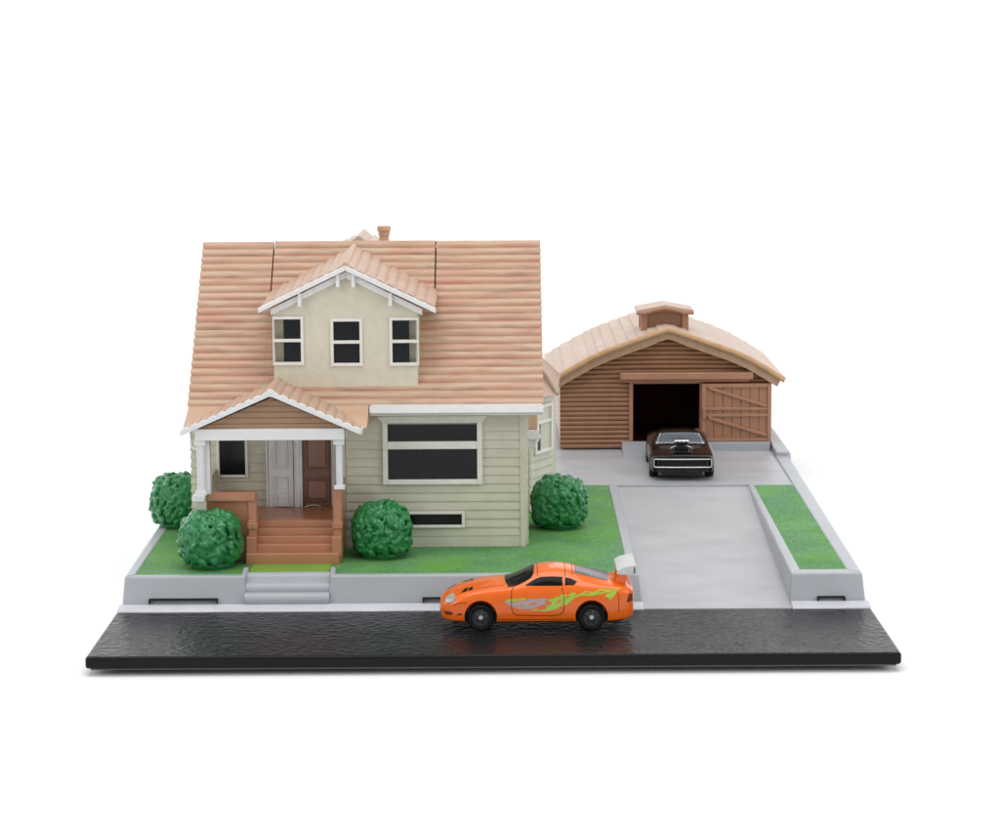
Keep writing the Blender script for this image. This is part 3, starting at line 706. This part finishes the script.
b = MB(); b.box(D0 + .03, D0 + .13, y - .09, y, 1.62, 1.95); gb(b, 'handle', 'garage_trim', bd, bevel=.02)

# concrete sill under the right half of the garage and the block before the opening
b = MB(); b.box(6.16, 8.22, 22.06, 22.5, ZL - .02, .925); b.hexa([(3.78, 21.0, ZL - .02), (6.50, 21.0, ZL - .02), (6.50, 22.5, ZL - .02), (3.78, 22.5, ZL - .02)], [(3.80, 21.05, .745), (6.48, 21.05, .745), (6.48, 22.42, .93), (3.80, 22.42, .93)])
o = b.build('garage_sill', 'grey', bevel=.02); tag(o, 'raised pale grey sill and ramp at the foot of the brown garage', 'sill')

# ------------------------------------------------------------------ bushes
def bush_mesh(seed, rx, rz):
    rnd = random.Random(seed); b = MB()
    def ell(c, ax, s):       # a small leaf-shaped lump
        nrm = c.normalized(); t = nrm.cross(Vector(ax)).normalized(); u = nrm.cross(t)
        v = []; rows, seg = 5, 8; tilt = rnd.uniform(-.1, .75)
        for i in range(rows + 1):
            a = PI * i / rows
            for j in range(seg):
                p = 2 * PI * j / seg
                taper = 1 - .35 * math.cos(a)
                v.append(c + t * (math.cos(a) * s * 1.2) + nrm * (math.cos(a) * s * tilt * .7) + u * (math.sin(a) * math.cos(p) * s * .78 * taper) + nrm * (math.sin(a) * math.sin(p) * s * .62))
        f = [(i * seg + j, i * seg + (j + 1) % seg, (i + 1) * seg + (j + 1) % seg, (i + 1) * seg + j) for i in range(rows) for j in range(seg)]
        b.add([tuple(p) for p in v], f)
    # body of revolution
    core = []; seg = 28
    prof = [(0, -.80), (.66, -.80), (.70, -.72), (.70, -.64), (.60, -.60), (.80, -.52), (.93, -.25), (.94, .05), (.86, .38), (.66, .68), (.38, .86), (0, .92)]
    for (r, z) in prof:
        for j in range(seg):
            p = 2 * PI * j / seg; w = 1 + .03 * math.sin(3 * p + seed) + .02 * math.sin(5 * p + z * 4)
            core.append((r * w, p, z))
    v = [(r * math.cos(p), r * math.sin(p), z) for r, p, z in core]
    b.add(v, [(i * seg + j, i * seg + (j + 1) % seg, (i + 1) * seg + (j + 1) % seg, (i + 1) * seg + j) for i in range(len(prof) - 1) for j in range(seg)])
    N_ = 400; ga = PI * (3 - 5 ** .5)
    for k in range(N_):
        z = 1 - 2 * (k + .5) / N_
        if z < -.58: continue
        r = math.sqrt(1 - z * z); a = ga * k + rnd.uniform(-.12, .12)
        e = .72     # squarish profile
        rr = r ** e * .97 if r > 0 else 0
        c = Vector((rr * math.cos(a), rr * math.sin(a), (abs(z) ** .85) * (1 if z > 0 else -1) * .92)) * rnd.uniform(.93, 1.04)
        ell(c, (rnd.uniform(-1, 1), rnd.uniform(-1, 1), rnd.uniform(-1, 1)), rnd.uniform(.10, .165))
    b.v = [Vector((p.x * rx, p.y * rx, (p.z + .80) * rz)) for p in b.v]
    o = b.build('bush', 'bush')
    m = o.modifiers.new('R', 'REMESH'); m.mode = 'VOXEL'; m.voxel_size = .017; m.use_smooth_shade = True
    m = o.modifiers.new('S', 'SMOOTH'); m.factor = .5; m.iterations = 3
    bake(o); o.data.shade_smooth()
    return o
for (x, y, s, rx, rz, rot, lab) in (
    (-6.57, 5.98, 1, .725, .755, 0., 'round glossy green bush left of the brown porch steps'),
    (-2.65, 7.0, 2, .70, .74, 1.3, 'round glossy green bush under the basement window right of the porch'),
    (1.64, 10.5, 3, .70, .74, 2.2, 'round glossy green bush at the right corner of the house'),
    (-8.0, 10.9, 4, .68, .76, 4.0, 'round glossy green bush behind the porch at the left edge of the lawn')):
    o = bush_mesh(s, rx, rz); o.location = (x, y, ZL - .01); o.rotation_euler = (0, 0, rot); tag(o, lab, 'bush', 'bushes on the lawn round the house')

# ------------------------------------------------------------------ vehicles
def loft(stations, name, material, root, keep=None):
    """stations: (x, zb, wb, ws, zs, wbelt, zbelt, w6, z6, w7, z7, zt)"""
    v = []; f = []; n = 20
    for (x, zb, wb, ws, zs, wl, zl, w6, z6, w7, z7, zt) in stations:
        half = [(0, zb), (wb, zb), (ws * .98, zb - .01), (ws * 1.0, zb + .05), (ws, zs), (wl, zl), (w6, z6), (w7, z7), (w7 * .5, zt * .75 + z7 * .25), (0, zt)]
        ring = half + [(-a, z) for a, z in reversed(half[1:-1])]
        n = len(ring); v += [(x, -a, z) for a, z in ring]
    for i in range(len(stations) - 1):
        for k in range(n): f.append((i * n + k, (i + 1) * n + k, (i + 1) * n + (k + 1) % n, i * n + (k + 1) % n))
    f += [tuple(range(n)), tuple(reversed(range((len(stations) - 1) * n, len(stations) * n)))]
    b = MB(); b.add(v, f); o = b.build(name, material, None)
    return o
def finish_body(o, cuts):
    m = o.modifiers.new('Sub', 'SUBSURF'); m.levels = 3; m.render_levels = 3; bake(o)
    c = MB()
    for (cx, cz, r, y0, y1) in cuts: c.cyl((cx, (y0 + y1) / 2, cz), (0, 1, 0), r, abs(y1 - y0), 40)
    co = c.build('cut', 'inside')
    m = o.modifiers.new('B', 'BOOLEAN'); m.object = co; m.operation = 'DIFFERENCE'; m.solver = 'EXACT'; bake(o); bpy.data.objects.remove(co)
    o.data.shade_smooth(); o.data.set_sharp_from_angle(angle=math.radians(38))
    o.data.materials.append(M['dark_trim'])
    for p in o.data.polygons:
        for (cx, cz, r, y0, y1) in cuts:
            if math.hypot(p.center.x - cx, p.center.z - cz) < r + .004 and abs(p.normal.y) < .35 and Vector((p.center.x - cx, 0, p.center.z - cz)).dot(p.normal) < 0: p.material_index = len(o.data.materials) - 1
    dg = bpy.context.evaluated_depsgraph_get(); dg.update()
    bm = bmesh.new(); bm.from_mesh(o.data); t = BVHTree.FromBMesh(bm); bm.free(); return t
def patch(bvh, poly, view, name, material, root, off=.006, step=.035, th=.004):
    """drape a flat polygon on the body. view: 'side' poly=(x,z) seen from local -y (nearside flag in tuple), 'top' poly=(x,y), 'front' poly=(y,z)"""
    vs, sg = (view, 1) if isinstance(view, str) else view
    bm = bmesh.new()
    vv = [bm.verts.new((p[0], p[1], 0)) for p in poly]; bm.faces.new(vv)
    bmesh.ops.triangulate(bm, faces=bm.faces[:])
    lo = [min(p[i] for p in poly) for i in (0, 1)]; hi = [max(p[i] for p in poly) for i in (0, 1)]
    for ax in (0, 1):
        t = lo[ax] + step
        while t < hi[ax]:
            no = (1, 0, 0) if ax == 0 else (0, 1, 0); co = (t, 0, 0) if ax == 0 else (0, t, 0)
            bmesh.ops.bisect_plane(bm, geom=bm.verts[:] + bm.edges[:] + bm.faces[:], plane_co=co, plane_no=no); t += step
    bad = []
    for v in bm.verts:
        a, c = v.co.x, v.co.y
        if vs == 'side': org = Vector((a, -3 * sg, c)); d = Vector((0, sg, 0))
        elif vs == 'top': org = Vector((a, c, 3)); d = Vector((0, 0, -1))
        elif vs == 'front': org = Vector((-3, a, c)); d = Vector((1, 0, 0))
        elif vs == 'rear': org = Vector((9, a, c)); d = Vector((-1, 0, 0))
        hit, nr, idx, dist = bvh.ray_cast(org, d)
        if hit is None: bad.append(v); continue
        if nr.dot(d) > 0: nr = -nr
        v.co = hit + nr * off
    if bad: bmesh.ops.delete(bm, geom=bad, context='VERTS')
    me = bpy.data.meshes.new(name); bmesh.ops.recalc_face_normals(bm, faces=bm.faces[:]); bm.to_mesh(me); bm.free()
    me.materials.append(M[material]); me.shade_smooth()
    o = bpy.data.objects.new(name, me); COL.objects.link(o); o.parent = root
    return o
def stroke(pts, w):
    """thin closed polygon along a polyline"""
    L_ = []; R_ = []
    for i, p in enumerate(pts):
        a = Vector(pts[max(i - 1, 0)]); c = Vector(pts[min(i + 1, len(pts) - 1)]); d = (c - a).normalized(); nrm = Vector((-d.y, d.x)) * w / 2
        L_.append(tuple(Vector(p) + nrm)); R_.append(tuple(Vector(p) - nrm))
    return L_ + R_[::-1]
def join_patches(lst, name):
    for o in lst: o.name = name
def wheel(root, x, y, r, w, sgn, rim='black_rim', hub='silver', spokes=6, rr=.62):
    """sgn: outer face direction along y"""
    b = MB(); n = 40; v = []; prof = [(r * rr, -.5), (r * .9, -.5), (r, -.38), (r, .38), (r * .93, .5), (r * .74, .5), (r * rr, .44)]
    for (q, t) in prof:
        for j in range(n): a = 2 * PI * j / n; v.append((x + q * math.cos(a), y + sgn * t * w, r + q * math.sin(a)))
    f = [(i * n + j, i * n + (j + 1) % n, ((i + 1) % len(prof)) * n + (j + 1) % n, ((i + 1) % len(prof)) * n + j) for i in range(len(prof)) for j in range(n)]
    b.add(v, f); ty = b.build('wheel', 'rubber', root, smooth=35)
    b = MB(); b.cyl((x, y + sgn * w * .02, r), (0, 1, 0), r * rr * 1.02, w * .5, 32)
    yo = y + sgn * w * .30
    for k in range(spokes):
        a = 2 * PI * k / spokes + .3; b.bar((x + math.cos(a) * r * .1, yo + sgn * .02, r + math.sin(a) * r * .1), (x + math.cos(a) * r * rr * .98, yo + sgn * .01, r + math.sin(a) * r * rr * .98), .035, .04, up=(0, 1, 0))
    ring = [(x + math.cos(2 * PI * k / 32) * r * rr * .95, yo + sgn * .03, r + math.sin(2 * PI * k / 32) * r * rr * .95) for k in range(33)]
    b.tube(ring, .014, 6); b.build('rim', rim, ty, smooth=40)
    b = MB(); b.cyl((x, y + sgn * w * .40, r), (0, 1, 0), r * .17, w * .16, 16); b.build('hub_cap', hub, ty, bevel=.01)
    return ty

# orange sports coupe --------------------------------------------------------
car = empty('toy_car', (-1.18, 2.98, .004)); tag(car, 'small orange sports coupe with silver rear wing and green side graphics on the black road', 'toy car', 'die-cast cars')
st_ = [
 (0.00, .34, .30, .42, .44, .42, .52, .30, .545, .20, .55, .55),
 (0.05, .24, .50, .62, .38, .62, .53, .46, .585, .26, .60, .61),
 (0.18, .21, .62, .76, .36, .75, .60, .60, .66, .32, .69, .71),
 (0.42, .20, .70, .83, .42, .80, .70, .66, .77, .36, .80, .82),
 (0.80, .19, .72, .855, .48, .81, .83, .66, .875, .36, .89, .92),
 (1.20, .19, .72, .84, .48, .79, .88, .62, .915, .36, .945, .965),
 (1.55, .19, .72, .83, .48, .79, .905, .62, .935, .38, .985, 1.01),
 (1.82, .19, .72, .83, .48, .79, .915, .60, 1.02, .42, 1.11, 1.14),
 (2.08, .19, .72, .83, .48, .79, .92, .565, 1.14, .42, 1.245, 1.275),
 (2.40, .19, .72, .83, .48, .79, .925, .56, 1.185, .41, 1.285, 1.31),
 (2.75, .19, .72, .84, .48, .80, .935, .555, 1.165, .40, 1.27, 1.295),
 (3.10, .19, .72, .86, .50, .82, .95, .55, 1.09, .40, 1.19, 1.215),
 (3.45, .19, .72, .87, .50, .83, .96, .57, 1.02, .42, 1.09, 1.11),
 (3.80, .20, .72, .86, .52, .82, .945, .62, .97, .44, .995, 1.01),
 (4.08, .23, .66, .80, .55, .76, .91, .62, .93, .44, .935, .94),
 (4.20, .28, .56, .72, .55, .70, .86, .56, .88, .36, .885, .885),
 (4.245, .36, .44, .58, .55, .56, .80, .42, .82, .26, .825, .825)]
body = loft(st_, 'body', 'orange', car)
bv = finish_body(body, [(.90, .31, .355, -1, -.50), (.90, .31, .355, .50, 1), (3.31, .31, .355, -1.1, -.50), (3.31, .31, .355, .50, 1.1)])
body.parent = car
for x in (.90, 3.31):
    for s in (-1, 1): wheel(car, x, s * (.72 if x < 2 else .745), .285, .24, s)
b = MB(); b.box(.3, 3.95, -.55, .55, .12, .34); b.box(1.3, 2.9, -.66, .66, .14, .25); b.build('chassis', 'dark_trim', car)
X0 = 1.16   # world X of the nose -> local x
def LX(pts): return [(x + 1.18, z) for x, z in pts]
for s in (1, -1):
    patch(bv, [(1.86, .965), (1.96, 1.02), (2.10, 1.095), (2.22, 1.13), (2.45, 1.14), (2.68, 1.13), (2.68, .965)], ('side', s), 'side_window', 'black_glass', car)
    patch(bv, [(2.735, .975), (2.735, 1.12), (2.85, 1.10), (3.0, 1.04), (2.93, .975)], ('side', s), 'quarter_window', 'black_glass', car)
    # door seams and sill line
    ln = [patch(bv, stroke([(1.62, .93), (1.57, .86), (1.57, .50), (1.60, .40), (1.68, .34)], .016), ('side', s), 'x', 'orange_line', car),
          patch(bv, stroke([(1.68, .34), (2.45, .325), (2.60, .345), (2.70, .43), (2.72, .55), (2.70, .80), (2.66, .93)], .016), ('side', s), 'x', 'orange_line', car),
          patch(bv, stroke([(1.26, .255), (2.0, .245), (2.92, .25)], .012), ('side', s), 'x', 'orange_line', car),
          patch(bv, stroke([(.30, .55), (.42, .60), (.60, .62)], .012), ('side', s), 'x', 'orange_line', car),
          patch(bv, stroke([(3.86, .86), (3.90, .72), (3.90, .40)], .012), ('side', s), 'x', 'orange_line', car)]
    join_patches(ln, 'door_seam')
    g = [[(1.44, .665), (1.60, .70), (1.86, .715), (1.90, .69), (1.78, .655), (1.62, .635), (1.50, .63)],
         [(2.42, .70), (2.52, .76), (2.60, .735), (2.68, .80), (2.80, .77), (2.90, .83), (3.05, .80), (3.18, .865), (3.34, .84), (3.50, .90), (3.75, .885), (3.92, .905), (3.70, .845), (3.52, .80), (3.32, .76), (3.1, .765), (2.95, .72), (2.86, .64), (2.78, .57), (2.66, .53), (2.55, .47), (2.42, .44), (2.28, .42), (2.16, .43), (2.34, .50), (2.30, .56), (2.44, .60), (2.36, .65)],
         [(3.62, .80), (3.92, .90), (3.80, .76), (3.70, .655), (3.665, .72), (3.60, .735)],
         [(1.96, .45), (2.10, .475), (2.22, .455), (2.06, .43)]]
    join_patches([patch(bv, q, ('side', s), 'x', 'decal_green', car, off=.005) for q in g], 'graphic')
    g = [[(1.40, .64), (1.52, .665), (1.50, .63), (1.62, .62), (1.80, .645), (1.96, .69), (2.30, .705), (2.40, .69), (2.28, .64), (2.36, .60), (2.20, .56), (2.10, .50), (1.94, .47), (1.76, .475), (1.58, .53), (1.48, .59)]]
    join_patches([patch(bv, q, ('side', s), 'x', 'decal_silver', car, off=.003) for q in g], 'graphic')
    g = [[(2.30, .52), (2.46, .60), (2.44, .63), (2.36, .60)], [(2.50, .56), (2.66, .66), (2.63, .69), (2.54, .62)], [(2.60, .50), (2.74, .60), (2.70, .62)], [(2.40, .69), (2.56, .73), (2.50, .75)], [(2.72, .70), (2.86, .745), (2.78, .765)],
         [(2.90, .765), (3.06, .79), (2.98, .81)], [(3.12, .80), (3.30, .82), (3.22, .845)], [(3.42, .82), (3.62, .86), (3.52, .875)], [(1.90, .56), (2.06, .62), (2.14, .60), (2.02, .57)], [(1.66, .54), (1.80, .58), (1.86, .57), (1.76, .545)],
         [(2.16, .455), (2.34, .475), (2.26, .49)], [(1.62, .67), (1.74, .70), (1.80, .695), (1.70, .675)]]
    join_patches([patch(bv, q, ('side', s), 'x', 'orange', car, off=.009) for q in g], 'graphic')
    patch(bv, [(.11, .60), (.18, .68), (.31, .74), (.37, .72), (.32, .63), (.22, .59)], ('side', s), 'headlight', 'lamp', car, off=.01)
    patch(bv, [(.10, .40), (.20, .42), (.30, .39), (.26, .34), (.14, .34)], ('side', s), 'air_intake', 'orange_line', car)
    patch(bv, [(.38, .37), (.48, .39), (.50, .355), (.42, .335)], ('side', s), 'fog_lamp', 'orange_line', car)
    patch(bv, [(4.07, .60), (4.12, .78), (4.2, .78), (4.2, .62)], ('side', s), 'tail_light', 'orange_line', car)
patch(bv, [(1.50, -.66), (1.44, -.35), (1.42, 0), (1.44, .35), (1.50, .66), (1.64, .665), (1.80, .62), (2.0, .56), (2.055, .45), (2.08, 0), (2.055, -.45), (2.0, -.56), (1.80, -.62), (1.64, -.665)], 'top', 'windscreen', 'black_glass', car)
patch(bv, [(2.95, -.44), (2.96, .44), (3.30, .46), (3.66, .47), (3.70, .3), (3.70, -.3), (3.66, -.47), (3.30, -.46)], 'top', 'rear_window', 'grey_glass', car)
rl = [patch(bv, stroke([(2.14, -.56), (2.14, .56)], .014), 'top', 'x', 'orange_line', car), patch(bv, stroke([(2.74, -.56), (2.74, .56)], .014), 'top', 'x', 'orange_line', car),
      patch(bv, stroke([(2.90, -.52), (2.90, .52)], .012), 'top', 'x', 'orange_line', car)]
join_patches(rl, 'roof_seam')
for (y, ) in ((-.46,), (.46,)):
    s_ = 1 if y < 0 else -1
    patch(bv, [(.47, y - .10 * s_), (.55, y + .10 * s_), (.64, y + .10 * s_), (.59, y - .10 * s_)], 'top', 'bonnet_vent', 'black_glass', car)
    patch(bv, [(.62, y - .10 * s_), (.67, y + .10 * s_), (.74, y + .10 * s_), (.71, y - .10 * s_)], 'top', 'bonnet_vent', 'black_glass', car)
join_patches([patch(bv, stroke([(.30, y_), (.8, y_ * .9), (1.42, y_ * .88)], .012), 'top', 'x', 'orange_line', car) for y_ in (-.62, .62)], 'bonnet_seam')
patch(bv, [(-.45, .30), (.45, .30), (.40, .40), (-.40, .40)], 'front', 'air_intake', 'dark_trim', car)
# rear wing
b = MB()
prof = [(3.86, 1.27), (3.97, 1.32), (4.12, 1.365), (4.27, 1.39), (4.29, 1.37), (4.14, 1.325), (3.99, 1.27), (3.88, 1.245)]
b.prism([(x, -.64, z) for x, z in prof], (0, 1.28, 0))
for y in (-.66, .63): b.prism([(3.86, y, 1.20), (3.87, y, 1.26), (3.97, y, 1.33), (4.14, y, 1.38), (4.30, y, 1.40), (4.32, y, 1.20), (4.12, y, 1.18), (3.92, y, 1.185)], (0, .03, 0))
b.prism([(3.96, -.64, 1.195), (4.24, -.64, 1.23), (4.25, -.64, 1.21), (3.97, -.64, 1.17)], (0, 1.28, 0))
wg = b.build('rear_wing', 'silver', car, bevel=.012)
for y in (-.668, .658):
    b = MB(); b.box(4.235, 4.26, y, y + .01, 1.215, 1.35); b.build('wing_slot', 'dark_trim', wg)
for y in (-.45, .40):
    b = MB(); b.prism([(3.84, y, .92), (3.92, y, 1.21), (4.10, y, 1.22), (4.06, y, .90)], (0, .05, 0)); b.build('strut', 'orange', wg, bevel=.01)

# black muscle car ------------------------------------------------------------
blk = empty('toy_car', (5.22, 16.92, ZL + .008), math.radians(88.6)); tag(blk, 'small black muscle car with chrome framed grille facing out of the garage', 'toy car', 'die-cast cars')
st_ = [
 (0.00, .32, .66, .77, .50, .77, .64, .66, .655, .40, .66, .66),
 (0.04, .28, .70, .82, .48, .83, .66, .70, .68, .42, .685, .69),
 (0.12, .25, .72, .85, .46, .86, .68, .72, .70, .42, .705, .71),
 (0.50, .22, .76, .89, .46, .88, .72, .74, .735, .42, .74, .75),
 (1.10, .22, .76, .88, .46, .87, .75, .72, .765, .42, .775, .78),
 (1.52, .22, .76, .875, .46, .86, .76, .70, .785, .44, .80, .80),
 (1.78, .22, .76, .875, .46, .86, .765, .66, .93, .46, .95, .95),
 (2.02, .22, .76, .88, .46, .86, .77, .60, 1.055, .46, 1.08, 1.085),
 (2.40, .22, .76, .88, .46, .86, .775, .59, 1.075, .46, 1.105, 1.115),
 (2.90, .22, .76, .89, .46, .87, .79, .60, 1.06, .46, 1.09, 1.10),
 (3.40, .22, .76, .90, .46, .88, .80, .62, .95, .48, .97, .98),
 (3.80, .23, .76, .89, .48, .87, .80, .68, .83, .50, .84, .84),
 (4.20, .26, .74, .87, .48, .85, .77, .68, .79, .46, .79, .79),
 (4.30, .34, .68, .82, .50, .80, .72, .62, .74, .42, .74, .74)]
bb = loft(st_, 'body', 'black_paint', blk)
bv = finish_body(bb, [(.85, .30, .35, -1, -.56), (.85, .30, .35, .56, 1), (3.3, .31, .36, -1.1, -.56), (3.3, .31, .36, .56, 1.1)])
bb.parent = blk
for x in (.85, 3.3):
    for s in (-1, 1): wheel(blk, x, s * .78, .285, .24, s, rim='chrome', hub='chrome', spokes=5)
b = MB(); b.box(.2, 4.0, -.55, .55, .14, .36); b.build('chassis', 'dark_trim', blk)
patch(bv, [(1.56, -.64), (1.54, 0), (1.56, .64), (1.98, .50), (2.0, 0), (1.98, -.50)], 'top', 'windscreen', 'smoke_glass', blk)
wl = [patch(bv, stroke([(1.53, -.67), (1.52, 0), (1.53, .67)], .03), 'top', 'x', 'chrome', blk), patch(bv, stroke([(1.53, -.67), (2.0, -.535)], .03), 'top', 'x', 'chrome', blk), patch(bv, stroke([(1.53, .67), (2.0, .535)], .03), 'top', 'x', 'chrome', blk)]
join_patches(wl, 'windscreen_trim')
for s in (1, -1):
    patch(bv, [(1.72, .82), (1.98, .99), (2.5, 1.01), (2.98, .98), (3.20, .84), (2.5, .82)], ('side', s), 'side_window', 'black_glass', blk)
    patch(bv, stroke([(1.2, .24), (2.2, .235), (2.9, .24)], .04), ('side', s), 'sill_trim', 'chrome', blk)
# front: chrome bumper loop, dark grille
b = MB(); y0, y1, z0, z1 = -.82, .82, .39, .615
pts_ = [(-.03, y0, z0 + .02), (-.05, 0, z0), (-.03, y1, z0 + .02)]
def loopbar(zz): return [(.045, -.79, zz), (-.005, -.70, zz), (-.03, -.3, zz), (-.03, .3, zz), (-.005, .70, zz), (.045, .79, zz)]
b.tube(loopbar(z1), .018, 8); b.tube(loopbar(z0), .022, 8)
for s in (-1, 1): b.tube([(.045, s * .79, z0), (.03, s * .80, (z0 + z1) / 2), (.045, s * .79, z1)], .02, 8)
b.build('bumper', 'chrome', blk, smooth=50)
b = MB(); b.prism([(.05, -.78, z0), (-.0, -.68, z0), (-.01, 0, z0), (-.0, .68, z0), (.05, .78, z0), (.3, .76, z0), (.3, -.76, z0)], (0, 0, z1 - z0))
gg = b.build('grille', 'dark_trim', blk)
b = MB()
for k in range(5): b.box(-.022, .02, -.62, .62, z0 + .055 + k * .04, z0 + .064 + k * .04)
for s in (-.64, .64): b.box(-.02, .03, s - .012, s + .012, z0 + .03, z1 - .03)
b.build('grille_bar', 'black_glass', gg)
b = MB(); b.box(.0, .2, -.72, .72, .255, .34); b.box(-.02, .02, -.16, .16, .29, .345); b.build('valance', 'dark_trim', blk, bevel=.02)
for s in (-1, 1):
    b = MB(); b.cyl((-.005, s * .55, .31), (1, 0, 0), .035, .05, 14); b.build('lamp', 'dark_trim', blk)
# supercharger through the bonnet
b = MB(); b.box(.78, 1.32, -.20, .20, .72, .88); b.box(.88, 1.26, -.13, .13, .88, .93); b.cyl((.76, -.08, .82), (1, 0, 0), .075, .08, 16); b.cyl((.76, .10, .79), (1, 0, 0), .055, .08, 16); b.box(.70, .80, -.22, .22, .72, .76)
sc = b.build('supercharger', 'dark_trim', blk, bevel=.015)
b = MB(); b.prism([(.80, -.20, .93), (1.22, -.18, .93), (1.24, -.16, 1.01), (.84, -.21, 1.03), (.79, -.21, .99)], (0, .40, 0)); b.tube([(.80, -.14, .86), (.74, -.24, .84), (.80, -.30, .78)], .02, 8); b.tube([(.80, .14, .86), (.74, .24, .84), (.80, .30, .78)], .02, 8)
asc = b.build('air_scoop', 'chrome', sc, bevel=.015)
for y in (-.12, 0, .12):
    b = MB(); b.cyl((.775, y, .965), (1, 0, 0), .035, .03, 14); b.build('intake_hole', 'dark_trim', asc)
b = MB(); b.box(.30, 1.40, -.25, .25, .66, .775); b.build('bonnet_bulge', 'black_paint', blk, bevel=.03, seg=3)

# ------------------------------------------------------------------ lights, world, camera
def area(name, loc, target, sx, sy, power, col=(1, 1, 1)):
    l = bpy.data.lights.new(name, 'AREA'); l.shape = 'RECTANGLE'; l.size = sx; l.size_y = sy; l.energy = power; l.color = col
    o = bpy.data.objects.new(name, l); COL.objects.link(o); o.location = loc
    d = Vector(target) - Vector(loc); o.rotation_euler = d.to_track_quat('-Z', 'Y').to_euler(); return o
area('overhead_softbox', (0, -2, 62), (0, 9, 0), 56, 44, 21500, (1, 1, 1))
area('front_softbox_left', (-50, -46, 40), (0, 8, 2), 30, 36, 10200)
area('front_softbox_right', (56, -40, 34), (0, 8, 2), 30, 36, 9800)
area('backdrop_light_left', (-75, 55, 45), (-20, 100, 30), 40, 60, 40000)
area('backdrop_light_right', (75, 55, 45), (20, 100, 30), 40, 60, 40000)
wd = bpy.data.worlds.new('World'); S.world = wd; wd.use_nodes = True
wd.node_tree.nodes['Background'].inputs[0].default_value = (.95, .97, 1, 1); wd.node_tree.nodes['Background'].inputs[1].default_value = .5

cam = bpy.data.cameras.new('Camera'); co = bpy.data.objects.new('Camera', cam); COL.objects.link(co)
cam.sensor_width = 36; cam.lens = 86.4; cam.clip_start = 1; cam.clip_end = 1000
r = Vector((.99998289, -.00018375, -.00584752)); u = Vector((.0058112, .14672217, .98916067)); fw = Vector((-.0006762, .98917772, -.14672073))
mw = Matrix(((r.x, u.x, -fw.x, .1988), (r.y, u.y, -fw.y, -48.7886), (r.z, u.z, -fw.z, 12.2649), (0, 0, 0, 1)))
co.matrix_world = mw; S.camera = co
S.view_settings.view_transform = 'Standard'; S.view_settings.look = 'None'; S.view_settings.exposure = 0; S.view_settings.gamma = 1
S.cycles.use_denoising = True
S.cycles.max_bounces = 8
